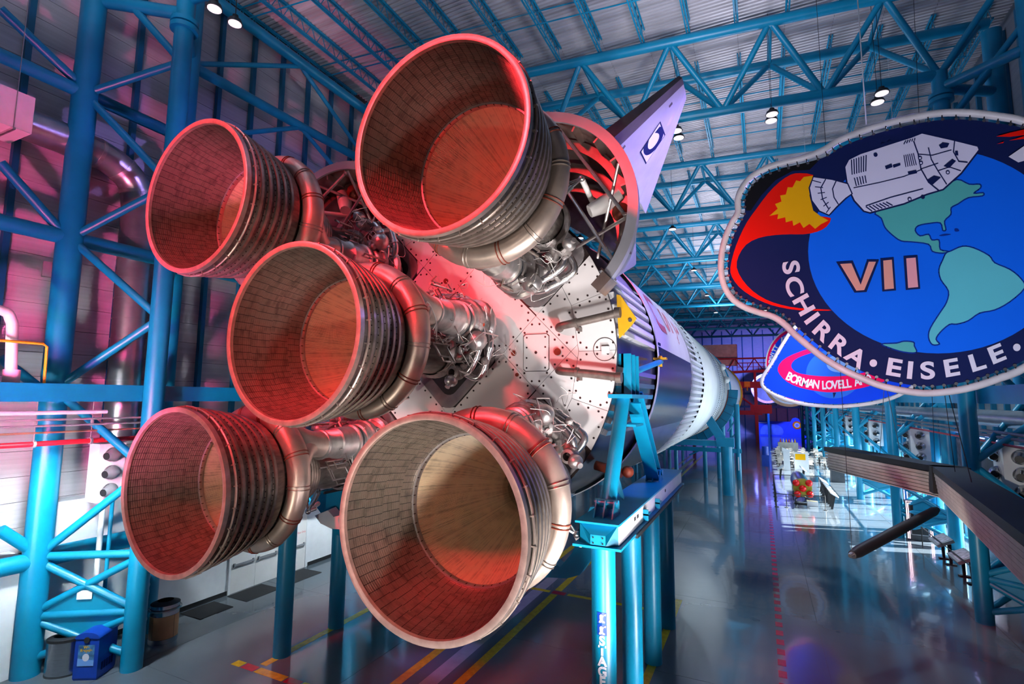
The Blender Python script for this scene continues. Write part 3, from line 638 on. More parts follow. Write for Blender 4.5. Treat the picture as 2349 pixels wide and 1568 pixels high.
# engine fairings with fins
def fairing(cx, cz, label, a_mid, fin_label, letter):
    a0, a1 = a_mid - radians(93), a_mid + radians(93); ex, ez = cos(a_mid), sin(a_mid); rings_o = []; rings_i = []
    for k in range(9):
        f = k / 8; y = -1.5 + 8.0 * f; r = 2.58 * (1 - f) + .15 * f; sh = -0.0 + 1.35 * f
        c = (cx * (1) + ex * sh * .75, AX + cz + ez * sh * .75)
        rings_o.append([(c[0] + r * cos(a0 + (a1 - a0) * j / 40), y, c[1] + r * sin(a0 + (a1 - a0) * j / 40)) for j in range(41)])
        rings_i.append([(c[0] + (r - .05) * cos(a0 + (a1 - a0) * j / 40), y, c[1] + (r - .05) * sin(a0 + (a1 - a0) * j / 40)) for j in range(41)])
    t = part('engine_fairing', MB().quad_strip(rings_o, False), 'fairingout', ST, label=label); part('inner_skin', MB().quad_strip(rings_i, False), 'fairing', t)
    part('edge_lip', MB().lathe([(2.62, -1.28), (2.64, -1.55), (2.40, -1.55), (2.40, -1.48), (2.58, -1.45), (2.58, -1.28)], 44, a0, a1, (cx, AX + cz)), 'fairingout', t)
    for y, r in ((-.75, 2.26), (.1, 1.98), (.9, 1.72)):
        part('inner_frame', MB().lathe([(r + .07, y), (r - .18, y), (r - .18, y + .06), (r + .07, y + .06)], 40, a0, a1, (cx, AX + cz)), 'fairing', t)
    for k in range(11):
        a = a0 + (a1 - a0) * (k + .5) / 11; ca, sa = cos(a), sin(a)
        part('rib', MB().obox((cx + 2.36 * ca, -1.05, AX + cz + 2.36 * sa), (.10 * ca, 0, .10 * sa), (0, .42, 0), (-.022 * sa, 0, .022 * ca)), 'fairing', t, False)
    for s in (-1, 1):
        a = a_mid + s * radians(90); e = Vector((cx + 2.55 * cos(a), -1.5, AX + cz + 2.55 * sin(a)))
        part('end_bracket', MB().obox(e + Vector((0, .1, 0)), (.13 * cos(a), 0, .13 * sin(a)), (0, .28, 0), (-.2 * sin(a), 0, .2 * cos(a))), 'fairing', t, False)
    P = lambda da, r, y: Vector((cx + r * cos(a_mid + radians(da)), y, AX + cz + r * sin(a_mid + radians(da))))
    for p, q in ((P(-52, 2.4, -1.4), P(-78, .9, -.2)), (P(52, 2.4, -1.4), P(78, .9, -.2)), (P(30, 2.4, -1.4), P(-52, 2.35, -1.42)), (P(-20, 2.4, -1.4), P(-78, 1.6, -.3)), (P(-78, 2.45, -1.4), P(25, 1.3, -.5))):
        part('strut', MB().tube(p, q, .045, n=8), 'steel', t)
    part('actuator_cover', MB().sweep([P(-40, 1.35, -1.0), P(-35, 1.7, -.85), P(-30, 2.1, -.75)], [.16, .22, .17], 10), 'offwhite', t)
    part('valve_cap', MB().ball(P(-42, 2.05, -.65), .24), 'rust', t)
    # fin in the radial plane
    N = Vector((-ez, 0, ex)); R = lambda r, y, w: Vector((ex * r, y, AX + ez * r)) + N * w
    r0, r1 = 6.95, 9.42
    sec = {r0: [(-1.25, .17), (2.6, .17), (4.1, .01)], r1: [(-.25, .05), (.35, .05), (.75, .01)]}
    mb = MB(); v = {}
    for r, pr in sec.items():
        for i, (y, w) in enumerate(pr):
            for s in (-1, 1): v[(r, i, s)] = len(mb.v); mb.v.append(tuple(R(r, y, w * s)))
    for s in (-1, 1):
        for i in (0, 1): q = (v[(r0, i, s)], v[(r0, i + 1, s)], v[(r1, i + 1, s)], v[(r1, i, s)]); mb.f.append(q if s > 0 else q[::-1])
    mb.f.append((v[(r1, 0, 1)], v[(r1, 1, 1)], v[(r1, 2, 1)], v[(r1, 2, -1)], v[(r1, 1, -1)], v[(r1, 0, -1)])); mb.f.append((v[(r0, 2, 1)], v[(r0, 2, -1)], v[(r1, 2, -1)], v[(r1, 2, 1)]))
    f = part('stabiliser_fin', mb, 'fin', ST, False, label=fin_label)
    part('trailing_edge', MB().poly([R(r0, -1.27, .175), R(r1, -.27, .055), R(r1, -.27, -.055), R(r0, -1.27, -.175)]).poly([R(r0, -1.27, -.175), R(r1, -.27, -.055), R(r1, -.0, -.06), R(r0, -.75, -.18)]).poly([R(r0, -1.27, .175), R(r0, -.75, .18), R(r1, .0, .06), R(r1, -.27, .055)]), 'finedge', f, False)
    if letter:
        s = -1
        W_ = lambda r, y, o=0.012: R(r, y, s * (.17 + (.05 - .17) * (r - r0) / (r1 - r0) + o))
        rc, yc = 8.05, .85
        def sq(d, o): return MB().poly([W_(rc - d, yc - d * .9 + .0, o), W_(rc - d, yc + d * .9, o), W_(rc + d, yc + d * .9 - .2, o), W_(rc + d, yc - d * .9 - .2, o)])
        part('letter_border', sq(.43, .010), 'navy', f, False); part('letter_panel', sq(.39, .016), 'craft', f, False)
        part('lettering', text_mb('C', lambda x, y: W_(rc + y, yc - .1 - x,   .022), .98, .04), 'navy', f, False)
        for k, (r, y) in enumerate(((8.9, .15), (7.3, -.45))): part('patch', MB().poly([W_(r - .06, y - .05, .01), W_(r - .06, y + .05, .01), W_(r + .06, y + .05, .01), W_(r + .06, y - .05, .01)]), 'finedge', f, False)
        part('worn_patch', MB().poly([W_(r, y, .01) for r, y in ((8.6, .75), (8.75, .62), (8.95, .6), (8.9, .75), (8.7, .85))]), 'cream', f, False)
fairing(3.2, 3.2, 'rust-lit open engine fairing behind the topmost nozzle', pi / 4, 'tall violet-lit fin with a letter on the right of the topmost nozzle', True)
fairing(-3.2, 3.2, 'grey ribbed engine fairing behind the upper left nozzle', 3 * pi / 4, 'fin on the upper left fairing hidden behind the nozzles', False)

# ================================================================== ENGINES
def nozzle_r(d):   # inner contour from exit plane (d=0) to the injector
    T = [(0, 1.70), (.4, 1.635), (.8, 1.56), (1.2, 1.475), (1.55, 1.385), (2.0, 1.25), (2.5, 1.07), (3.0, .85), (3.4, .65), (3.7, .50), (3.9, .46), (4.1, .49), (4.3, .52), (4.9, .52)]
    for (a, ra), (b, rb) in zip(T, T[1:]):
        if a <= d <= b: return ra + (rb - ra) * (d - a) / (b - a)
    return .52
def build_engine(label, group, sense):
    t = thing('rocket_engine', label, 'rocket engine', (0, 0, 0), group)
    # exit shell and shingled liner
    part('nozzle_extension', MB().lathe([(1.73, 0.0), (1.755, .02), (1.70, .45), (1.63, .9), (1.55, 1.3), (1.50, 1.62), (1.40, 1.62)], 96), 'shell', t)
    mb = MB(); mb.tone = []; rows, cols = 34, 66
    for i in range(rows):
        d0, d1 = .03 + 1.50 * i / rows, .03 + 1.50 * (i + 1) / rows; off = (0.0, .12, .0, .45)[i // 9]
        for j in range(cols):
            a = 2 * pi * (j + off) / cols; b = 2 * pi * (j + 1 + off) / cols - .007; jit = random.uniform(0, .003)
            r0 = nozzle_r(d0) - .008 - jit; r1 = nozzle_r(d1) - jit
            k = len(mb.v)
            for (r, d) in ((r0, d0), (r1, d1)):
                for q in (a, (a + b) / 2, b): mb.v.append((r * cos(q), d, r * sin(q)))
            for q in (a, (a + b) / 2, b): mb.v.append(((nozzle_r(d0) + .004) * cos(q), d0, (nozzle_r(d0) + .004) * sin(q)))
            mb.f += [(k, k + 3, k + 4, k + 1), (k + 1, k + 4, k + 5, k + 2), (k + 6, k, k + 1, k + 7), (k + 7, k + 1, k + 2, k + 8)]
            mb.tone += [random.choice((.36, .42, .45, .48, .55))] * 4
    part('liner_shingles', mb, 'liner', t, False, True)
    part('liner_backing', MB().lathe([(nozzle_r(d) + .012, d) for d in (0.02, .4, .8, 1.2, 1.6)], 72), 'black', t)
    part('exit_rim', MB().lathe([(1.675, .03), (1.68, -.035), (1.73, -.05), (1.785, -.04), (1.79, .06), (1.755, .09)], 96), 'rimsteel', t)
    rt_ = part('rim_tube', MB().sweep([(1.80 * cos(a), .17, 1.80 * sin(a)) for a in (2 * pi * i / 96 for i in range(96))], .022, 6, closed=True), 'rimsteel', t)
    mb = MB()
    for i in range(26):
        a = 2 * pi * i / 26; ca, sa = cos(a), sin(a); mb.obox((1.785 * ca, .17, 1.785 * sa), (.042 * ca, 0, .042 * sa), (0, .03, 0), (-.012 * sa, 0, .012 * ca))
    part('tube_clips', mb, 'rimsteel', rt_, False, True)
    out = lambda d: nozzle_r(d) + .075 + .02 * d
    for d in (.36, .60, .84, 1.08, 1.32):
        r = out(d); bd = part('stiffener_band', MB().lathe([(r - .03, d - .075), (r + .012, d - .07), (r + .018, d - .04), (r + .06, d - .03), (r + .06, d + .03), (r + .018, d + .04), (r + .012, d + .07), (r - .05, d + .075)], 96), 'band', t)
        mb = MB()
        for i in range(80):
            a = 2 * pi * (i + random.random() * .3) / 80; ca, sa = cos(a), sin(a)
            mb.obox(((r + .02) * ca, d - .062, (r + .02) * sa), (.008 * ca, 0, .008 * sa), (0, .008, 0), (-.010 * sa, 0, .010 * ca))
        part('rivets', mb, 'screw', bd, False, True)
    # joint ring and tube wall
    part('joint_ring', MB().lathe([(1.405, 1.50), (1.355, 1.505), (1.345, 1.56), (1.36, 1.62), (1.41, 1.63)], 96), 'steel', t)
    mb = MB()
    for i in range(48):
        a = 2 * pi * i / 48; ca, sa = cos(a), sin(a); mb.obox((1.352 * ca, 1.53, 1.352 * sa), (.006 * ca, 0, .006 * sa), (0, .03, 0), (-.008 * sa, 0, .008 * ca))
    part('joint_slots', mb, 'screw', t, False, True)
    n = 356; ds = [1.6, 1.8, 2.0, 2.25, 2.5, 2.75, 3.0, 3.2, 3.4, 3.55, 3.7, 3.9, 4.1, 4.3, 4.9]; mb = MB(); rings = []
    for d in ds:
        r = nozzle_r(d); amp = r * .006
        rings.append([((r + (amp if j % 2 else -amp)) * cos(pi * j / n), d, (r + (amp if j % 2 else -amp)) * sin(pi * j / n)) for j in range(2 * n)])
    mb.quad_strip(rings); rnd = [random.uniform(.25, .75) for _ in range(2 * n)]; mb.tone = [rnd[i % (2 * n) // 2 * 2] for i in range(len(mb.f))]
    part('tube_wall', mb, 'tubes', t, False)
    part('injector_face', MB().lathe([(.53, 4.9), (.36, 4.92), (.2, 4.92), (.01, 4.92)], 32), 'machine', t)
    part('chamber_jacket', MB().lathe([(nozzle_r(d) + .06, d) for d in ds], 64), 'shell', t)
    for d in (2.35, 2.5, 2.65, 2.8, 2.95, 3.1, 3.25, 3.4):
        r = nozzle_r(d) + .06; part('jacket_band', MB().lathe([(r, d - .04), (r + .045, d - .03), (r + .045, d + .03), (r - .02, d + .04)], 64), 'band', t)
    part('oxidiser_dome', MB().lathe([(.62, 4.75), (.70, 4.85), (.70, 5.0), (.60, 5.15), (.35, 5.35), (.2, 5.7)], 32), 'machine', t)
    # exhaust manifold ring, thickest at the heat exchanger (angle 0)
    pts, rad = [], []
    for i in range(72):
        a = 2 * pi * i / 72; f = .5 + .5 * cos(a); r = .165 + .10 * f; rc = nozzle_r(1.95) + .09 + r
        pts.append((rc * cos(a), 1.93, rc * sin(a))); rad.append(r)
    mf = part('exhaust_manifold', MB().sweep(pts, rad, 16, closed=True), 'manifold', t)
    for i in range(14):
        a = 2 * pi * (i + .5) / 14
        for da in (0, .045):
            f = .5 + .5 * cos(a + da); r = .165 + .10 * f; rc = nozzle_r(1.95) + .09 + r; ca, sa = cos(a + da), sin(a + da)
            part('strap', MB().sweep([(rc * ca + r * 1.03 * cos(q) * ca, 1.93 + r * 1.03 * sin(q), rc * sa + r * 1.03 * cos(q) * sa) for q in (2 * pi * k / 14 for k in range(14))], .014, 5, closed=True), 'rust' if i % 2 else 'band', mf)
    xh = 1.42; S = sense
    part('exhaust_elbow', MB().sweep(bend([(1.33, 1.93, -S * .92), (1.52, 2.0, -S * .5), (1.56, 2.22, -S * .14), (1.50, 2.6, 0), (xh, 3.05, 0)], 5), [.25 + .09 * i / 20 for i in range(21)], 18), 'manifold', t)
    part('exhaust_elbow', MB().sweep(bend([(1.36, 1.93, S * .85), (1.52, 2.05, S * .45), (1.52, 2.4, S * .1), (xh, 2.95, 0)], 5), [.2 + .08 * i / 15 for i in range(16)], 16), 'manifold', t)
    cxz = (xh, 0)
    prof = []
    for i in range(13): prof += [(.33, 2.98 + .032 * i), (.36, 2.996 + .032 * i)]
    part('bellows', MB().lathe(prof, 32, c=cxz), 'steel', t)
    part('heat_exchanger', MB().lathe([(.34, 2.9), (.385, 2.92), (.385, 2.97), (.34, 2.99)], 32, c=cxz).lathe([(.35, 3.40), (.40, 3.43), (.42, 3.6), (.42, 3.95), (.47, 3.97), (.47, 4.03), (.43, 4.05), (.43, 4.2), (.48, 4.22), (.48, 4.3), (.40, 4.32)], 36, c=cxz), 'steel', t)
    part('turbine_band', MB().lathe([(.43, 4.07), (.455, 4.08), (.455, 4.13), (.43, 4.14)], 36, c=cxz), 'darkgrey', t)
    tp = part('turbopump', MB().lathe([(.40, 4.3), (.52, 4.38), (.56, 4.5), (.50, 4.62), (.38, 4.68), (.38, 4.8), (.55, 4.88), (.58, 5.0), (.48, 5.12), (.3, 5.18), (.3, 5.6)], 28, c=cxz), 'machine', t)
    # pump volutes, gas generator, valves
    part('volute', MB().sweep([(xh + .5 * cos(q), 4.5, .5 * sin(q)) for q in (2 * pi * k / 20 for k in range(20))], .11, 8, closed=True), 'machine', tp)
    part('volute', MB().sweep([(xh + .55 * cos(q), 5.0, .55 * sin(q)) for q in (2 * pi * k / 20 for k in range(20))], .13, 8, closed=True), 'steel', tp)
    part('gas_generator', MB().ball((xh + .1, 4.35, S * .72), .26).tube((xh + .1, 4.35, S * .72), (xh, 4.5, S * .3), .12), 'steel', t)
    # twin fuel ducts on either side of the pump
    for s in (S, -S):
        for k, off in enumerate((0, .24)):
            z0 = s * (.50 + off); p = [(1.70 - .1 * k, 4.55 + .35 * k, s * .15), (1.72 - .05 * k, 4.6 + .35 * k, s * (.35 + .2 * k)), (1.58 - .1 * k, 4.62 + .35 * k, s * (.62 + .24 * k)), (1.15 - .1 * k, 4.65 + .35 * k, s * (.95 + .24 * k)), (.72, 4.68 + .3 * k, s * (1.12 + .18 * k)), (.42, 4.8 + .15 * k, s * (.85))]
            d = part('fuel_duct', MB().sweep(bend(p, 5), .095, 12), 'chrome' if s == S else 'steel', t)
            for q in (2, 3):
                a = Vector(p[q]); b = Vector(p[q + 1]) if q == 3 else Vector(p[q - 1]); dd = (Vector(p[3]) - Vector(p[2])).normalized()
                part('duct_coupling', MB().tube(a - dd * .05, a + dd * .05, .125, n=14), 'chrome', d)
        part('fuel_valve', MB().lathe([(.10, -.22), (.17, -.18), (.20, 0), (.17, .18), (.10, .22)], 16, c=(.45, s * .98)).tube((.45, 0, s * .98), (.62, 0, s * 1.12), .09), 'machine', t).location = (0, 4.6, 0)
        part('valve_head', MB().ball((.30, 4.45, s * 1.12), .17, sc=(1, 1.2, 1)).tube((.30, 4.45, s * 1.12), (.18, 4.3, s * 1.26), .07), 'steel', t)
    # oxidiser ducts to the dome
    for s in (-1, 1): part('oxidiser_duct', MB().sweep(bend([(xh - .2, 5.0, s * .45), (.9, 5.15, s * .62), (.5, 5.1, s * .5), (.3, 5.0, s * .2)], 4), .13, 12), 'machine', t)
    # gimbal struts meeting at an outrigger node
    for na in (-S * 120, S * 150):
        na = radians(na); nd = Vector((1.42 * cos(na), 4.35, 1.42 * sin(na)))
        for (da, d, r) in ((-.35, 3.55, .62), (.0, 3.9, .6), (.4, 3.7, .62)):
            q = Vector((r * cos(na + da), d + .5, r * sin(na + da))); m_ = nd.lerp(q, .5)
            g_ = part('gimbal_strut', MB().tube(nd, q, .035, n=8).tube(nd.lerp(q, .35), nd.lerp(q, .9), .06, n=10), 'chrome', t)
        part('strut_node', MB().ball(nd, .085).tube(nd, nd + Vector((.02, .28, .02)), .05, n=8), 'chrome', t)
        part('actuator', MB().tube(nd, nd + Vector((.75 * sin(na), .85, -.35 * cos(na))), .07, n=10), 'offwhite', t)
    # hard lines and wiring
    for i in range(22):
        z = random.uniform(-.95, .95); y = random.uniform(3.5, 4.6); x = random.uniform(.75, 1.75)
        p = [(x, y, z)]
        for _ in range(random.randint(3, 5)):
            q = list(p[-1]); ax_ = random.choice((0, 1, 1, 2)); q[ax_] += random.choice((-1, 1)) * random.uniform(.15, .5)
            q[0] = min(1.9, max(.55, q[0])); q[1] = min(5.4, max(3.3, q[1])); q[2] = min(1.25, max(-1.25, q[2])); p.append(tuple(q))
        part('hard_line', MB().sweep(p, random.choice((.014, .02, .026, .034)), 6), random.choice(('steel', 'chrome', 'band', 'steel')), t)
    for i in range(16):
        c = (random.uniform(.6, 1.8), random.uniform(3.9, 5.2), random.uniform(-1.15, 1.15)); r = random.uniform(.06, .15)
        b_ = MB().ball(c, r, 8, 6) if i % 2 else MB().tube((c[0], c[1] - r, c[2]), (c[0] + .05, c[1] + r, c[2] + .08), r * .8, n=9)
        part('fitting', b_, random.choice(('machine', 'steel', 'chrome', 'machine')), t)
    for i in range(4): part('connector_cap', MB().ball((random.uniform(1.2, 1.85), random.uniform(4.5, 5.2), random.uniform(-.6, .6)), .055, 8, 6), 'orange', t)
    mb = MB()
    for i in range(46):
        p = [Vector((random.uniform(.6, 1.85), random.uniform(3.7, 5.3), random.uniform(-1.2, 1.2)))]
        for _ in range(3): p.append(p[-1] + Vector((random.uniform(-.3, .3), random.uniform(-.3, .3), random.uniform(-.3, .3))))
        mb.sweep(bend([tuple(q) for q in p], 4), .008, 4, False)
    part('wiring', mb, 'wire', t, True, True)
    return t
GE = 'five rocket engines of the stage'
def place(t, cx, cz, phi): t.location = (cx, -L, AX + cz); t.rotation_euler = (0, -radians(phi), 0)
eT = build_engine('topmost and largest-looking rocket engine nozzle, upper right of the five', GE, 1)
eC = build_engine('central rocket engine nozzle in the middle of the five', GE, -1)
eU = copy_tree(eT, None, None, 'upper left rocket engine nozzle in front of the pink wall'); eD = copy_tree(eC, None, None, 'lower left rocket engine nozzle above the bins')
eB = copy_tree(eC, None, None, 'lowest rocket engine nozzle hanging over the yellow floor stripes')
for k in range(3): part('safety_cord', MB().sweep(bend([(1.25 + .1 * k, 2.2, -.9 + .12 * k), (1.62, 2.15 - .12 * k, -.62), (1.78, 2.3, -.3 + .1 * k), (1.66, 2.5, -.5), (1.5, 2.45, -.85 + .1 * k)], 5), .014, 5), 'wire', eC)
place(eT, A4, A4, -118); place(eU, -A4, A4, -27); place(eC, 0, 0, 33); place(eD, -A4, -A4, 35); place(eB, A4, -A4, 107)

# ================================================================== STANDS
SXR, SXL = 4.98, -5.08
def stand(x, ys_, label, right):
    t = thing('rocket_stand', label, 'support stand', (x, 2.5, 0), 'blue stands under the stage')
    for i, y in enumerate(ys_):
        c = part('support_column', MB().tube((x, y, 0), (x, y, 4.66), 0.255, n=28), 'blue', t)
        if right and i == 0:
            ac = atan2(CAM.y - y, CAM.x - x) - radians(9); R_ = .262
            fn = lambda zc: (lambda px, py: (x + R_ * cos(ac + px / R_), y + R_ * sin(ac + px / R_), zc + py))
            for k, ch in enumerate('STAGE'):
                v = (1470.5, 1493.5, 1518, 1541.5, 1564)[k]; part('lettering', text_mb(ch, fn(at(1385, v, y=y - .25).z), .25, .012), 'letter', c, False)
            for v in (1418, 1445):
                zc = at(1385, v, y=y - .25).z; f = fn(zc); g_ = lambda a, b, o=0: tuple(Vector(f(a, b)) + Vector((cos(ac), sin(ac), 0)) * o)
                mb = MB()
                for i_ in range(4):
                    a, b = -.10 + .05 * i_, -.05 + .05 * i_; mb.poly([g_(a, -.11), g_(b, -.11), g_(b, .11), g_(a, .11)])
                part('icon_plate', mb, 'binblue', c, False)
                mb = MB()
                for q in ([(-.06, -.09), (.06, -.09), (.06, -.06), (.02, -.04), (.02, .02), (.04, .05), (-.02, .08), (-.05, .05), (-.04, -.04), (-.06, -.06)], [(.03, .06), (.08, .05), (.08, .09)]): mb.poly([g_(a, b, .006) for a, b in q])
                part('icon_mark', mb, 'letter', c, False)
    y0, y1 = ys_[0] - .55, ys_[-1] + .9
    part('stand_beam', MB().box(x - .42, x + .42, y0 + .2, y1, 4.70, 5.12), 'blue', t, False)
    part('beam_side_plate', MB().box(x + .42, x + .435, y0 + .2, y1, 4.72, 5.12), 'white', t, False)
    part('top_plate', MB().box(x - .46, x + .47, y0 + .05, y1 + .05, 5.12, 5.16), 'blue', t, False)
    part('bottom_plate', MB().box(x - .50, x + .52, y0, y1 + .05, 4.65, 4.70), 'blue', t, False)
    part('end_plate', MB().prism([(x - .42, y0 + .2, 4.7), (x - .12, y0 + .02, 4.72), (x + .2, y0 + .02, 4.72), (x + .42, y0 + .2, 4.7), (x + .42, y0 + .2, 5.12), (x - .42, y0 + .2, 5.12)], (0, .01, 0)).poly([(x - .12, y0 + .02, 4.72), (x + .2, y0 + .02, 4.72), (x + .2, y0 + .02, 4.92), (x - .12, y0 + .02, 4.92)]).poly([(x - .12, y0 + .02, 4.92), (x + .2, y0 + .02, 4.92), (x + .42, y0 + .2, 5.12), (x - .42, y0 + .2, 5.12)]), 'blue', t, False)
    mb = MB()
    for a in (-.06, .14):
        for b in (4.76, 4.87): mb.tube((x + a, y0 + .03, b), (x + a, y0, b), .016, n=6)
    part('end_bolts', mb, 'black', t, False, True)
    for yy in (y0 + 1.6, y0 + 1.9, y0 + 5.8): part('beam_slot', MB().box(x + .435, x + .44, yy, yy + .16, 4.92, 5.0), 'black', t, False)
    for yy in (y0 + 2.6, y0 + 4.2): part('side_clip', MB().box(x + .43, x + .56, yy, yy + .35, 4.86, 4.9).box(x + .43, x + .56, yy, yy + .05, 4.74, 5.0), 'blue', t, False)
    part('side_rail', MB().box(x + .5, x + .56, y0 + 1.4, y1 - .3, 4.60, 4.68), 'black', t, False)
    # A-frame with cap, brace and feet
    hx = x + .02
    part('front_leg', MB().tube((hx, -1.25, 5.35), (hx, .30, 7.75), .17, n=18), 'blue', t)
    part('leg_gusset', MB().prism([(hx, -.65, 6.2), (hx, .15, 5.3), (hx, .1, 5.25), (hx, -.95, 5.75)], (.03, 0, 0)), 'blue', t, False)
    for yc in (-1.35, 4.25):
        for dx in (-.2, 0, .2): part('foot_gusset', MB().prism([(hx + dx - .015, yc - .34, 5.16), (hx + dx - .015, yc + .34, 5.16), (hx + dx - .015, yc + .12, 5.5), (hx + dx - .015, yc - .12, 5.5)], (.03, 0, 0)), 'blue', t, False)
        part('foot_pin', MB().tube((hx - .26, yc, 5.42), (hx + .26, yc, 5.42), .09, n=14), 'blue', t)
    a, b = Vector((hx, 4.2, 5.35)), Vector((hx, 1.6, 7.75)); dr = (b - a).normalized(); pr = Vector((1, 0, 0)).cross(dr)
    for s in (-1, 1): part('rear_leg_flange', MB().obox((a + b) / 2 + pr * .2 * s, (.19, 0, 0), dr * ((b - a).length / 2), pr * .022), 'blue', t, False)
    part('rear_leg_web', MB().obox((a + b) / 2, (.02, 0, 0), dr * ((b - a).length / 2), pr * .2), 'blue', t, False)
    part('cap_plate', MB().box(hx - .3, hx + .3, -.05, 1.95, 7.72, 7.82).box(hx - .25, hx + .25, .55, 1.5, 7.0, 7.06), 'blue', t, False)
    for yy in (.25, .70, 1.15): part('post_flange', MB().box(hx - .22, hx + .22, yy, yy + .05, 7.82, 8.85), 'blue', t, False)
    part('post_web', MB().box(hx - .03, hx + .03, .25, 1.2, 7.82, 8.85), 'blue', t, False)
    part('post_gusset', MB().prism([(hx, 1.2, 7.82), (hx, 1.7, 7.82), (hx, 1.2, 8.5)], (.03, 0, 0)), 'blue', t, False)
    s = 1 if right else -1
    part('saddle_brace', MB().tube((hx + .1 * s, 1.3, 8.45), (hx + .25 * s, 4.4, 8.92), .085, n=12), 'blue', t)
    part('saddle_pin', MB().tube((hx + .25 * s, 4.35, 8.75), (hx + .25 * s, 4.35, 9.1), .06, n=10).box(hx + .05, hx + .45, 4.2, 4.5, 8.98, 9.04), 'yellow', t)
    return t
stand(SXR, (-1.6, 1.0, 3.65, 6.3), 'blue four-column stand with a white-sided beam under the right of the stage', True)
stand(SXL, (-.95, 1.25, 3.45, 5.65), 'blue column stand under the left of the stage behind the lower nozzle', False)
arm = [(1222, 1322), (1262, 1282), (1285, 1300), (1312, 1268), (1354, 1162), (1440, 1162), (1330, 1318), (1300, 1326)]
single('cross_arm', MB().prism([at(u, v, y=2.6) for u, v in arm], (0, .45, 0)), 'blue', 'bright cyan bent cross arm below the lowest nozzle', 'steel arm', smooth=False)
single('trolley_bracket', MB().prism([at(u, v, y=.7) for u, v in ((700, 1125), (800, 1120), (806, 1240), (770, 1225))], (0, .4, 0)), 'blue', 'cyan bracket plate above the farther left stand column', 'bracket', smooth=False)
single('foil_wrap', MB().prism([at(u, v, y=.3) for u, v in ((722, 1182), (752, 1170), (765, 1185), (788, 1180), (796, 1215), (760, 1212), (735, 1200))], (0, .35, .05)), 'white', 'crumpled white wrapping hanging beside the lower left engine', 'wrapping', smooth=False)
single('red_link', MB().tube((4.0, 1.2, 5.9), (4.75, 1.1, 5.75), .13, n=12).ball((4.9, 1.1, 5.8), .16), 'rust', 'dark red link fitting behind the tubular leg of the right stand', 'fitting')

# forward support and cradle
FS = thing('forward_stand', 'thick blue post stand with crossbeam under the far end of the stage', 'support stand', (0, 34, 0))
for x in (-5.4, 5.4):
    zt = at(1655, 1018, y=34).z
    part('support_column', MB().tube((x, 34, 0), (x, 34, 3.9), .42, n=24), 'blue', FS)
    part('post_head', MB().box(x - .75, x + .6, 33.6, 34.4, 3.9, 4.6), 'blue', FS, False)
    s = 1 if x > 0 else -1
    part('saddle_prop', MB().obox((x - .9 * s, 34, 5.4), (.32, 0, .12 * s), (0, .28, 0), (-.62 * s, 0, 1.05)), 'blue', FS, False)
    part('crossbeam', MB().box(min(x, x - 4.5 * s), max(x, x - 4.5 * s), 33.7, 34.3, 3.9, 4.35), 'blue', FS, False)
CR = thing('cradle', 'blue curved saddle cradle with braced posts under the joint of the stages', 'cradle', (0, 45, 0))
a0, a1 = radians(-178), radians(-2)
part('saddle_web', MB().lathe([(5.12, 45.0), (6.0, 45.0), (6.0, 46.2), (5.12, 46.2)], 60, a0, a1, C0, True), 'blue', CR)
part('saddle_pad', MB().lathe([(5.06, 44.7), (5.14, 44.7), (5.14, 45.1), (5.06, 45.1)], 60, a0, a1, C0, True), 'rust', CR)
for i in range(22):
    a = a0 + (a1 - a0) * i / 21; part('saddle_rib', MB().obox((5.58 * cos(a), 44.97, AX + 5.58 * sin(a)), (.44 * cos(a), 0, .44 * sin(a)), (0, .05, 0), (-.03 * sin(a), 0, .03 * cos(a))), 'bluedark', CR, False)
for x in (-5.9, -4.1, -2.8, 0, 2.8, 4.1, 5.9):
    top = AX - sqrt(max(.1, 5.9 ** 2 - x * x)) if abs(x) < 5.8 else 7.3
    part('cradle_post', MB().tube((x, 43.4, 0), (x, 43.4, max(2.6, top)), .2 if abs(x) < 5 else .24, n=16), 'blue', CR)
part('cradle_beam', MB().box(-6.2, 6.2, 43.2, 43.6, 2.55, 2.95), 'blue', CR, False)
for s in (-1, 1):
    for za, zb, xa, xb in ((2.9, 4.6, 4.3, 5.9), (4.6, 6.0, 5.0, 5.9), (2.9, 2.1, 2.8, 1.3)): part('cradle_brace', MB().tube((s * xa, 43.4, za), (s * xb, 43.4, zb), .08, n=8), 'blue', CR)
part('lettering', MB().box(5.85, 5.95, 43.12, 43.15, .9, 2.2), 'letter', CR, False)
SS = thing('second_stage', 'white second rocket stage with an orange ring, beyond the first stage', 'rocket', (0, 67, 3.9))
part('stage_body', MB().lathe([(3.6, 48), (RS, 48), (RS, 60), (RS, 84)], 80, c=C0), 'skinwhite', SS)
part('insulation_ring', MB().lathe([(RS, 83.0), (RS + .22, 83.2), (RS + .22, 86.4), (4.0, 86.6)], 80, c=C0), 'orangering', SS)
part('strap_ring', MB().lathe([(RS, 49.2), (RS + .1, 49.2), (RS + .1, 50.4), (RS, 50.4)], 80, c=C0), 'blue', SS)
for y in (48.8, 66, 80):
    t = thing('second_stage_stand', 'blue posts under the white second stage, %s pair' % {48.8: 'nearest', 66: 'middle', 80: 'farthest'}[y], 'support stand', (0, y, 0), 'second stage stands')
    for x in (-4.2, 4.2): part('support_column', MB().tube((x, y, 0), (x, y, 6.2), .25, n=14), 'blue', t)
    part('saddle', MB().lathe([(5.06, y - .3), (5.6, y - .3), (5.6, y + .3), (5.06, y + .3)], 40, radians(-145), radians(-35), C0, True), 'blue', t)

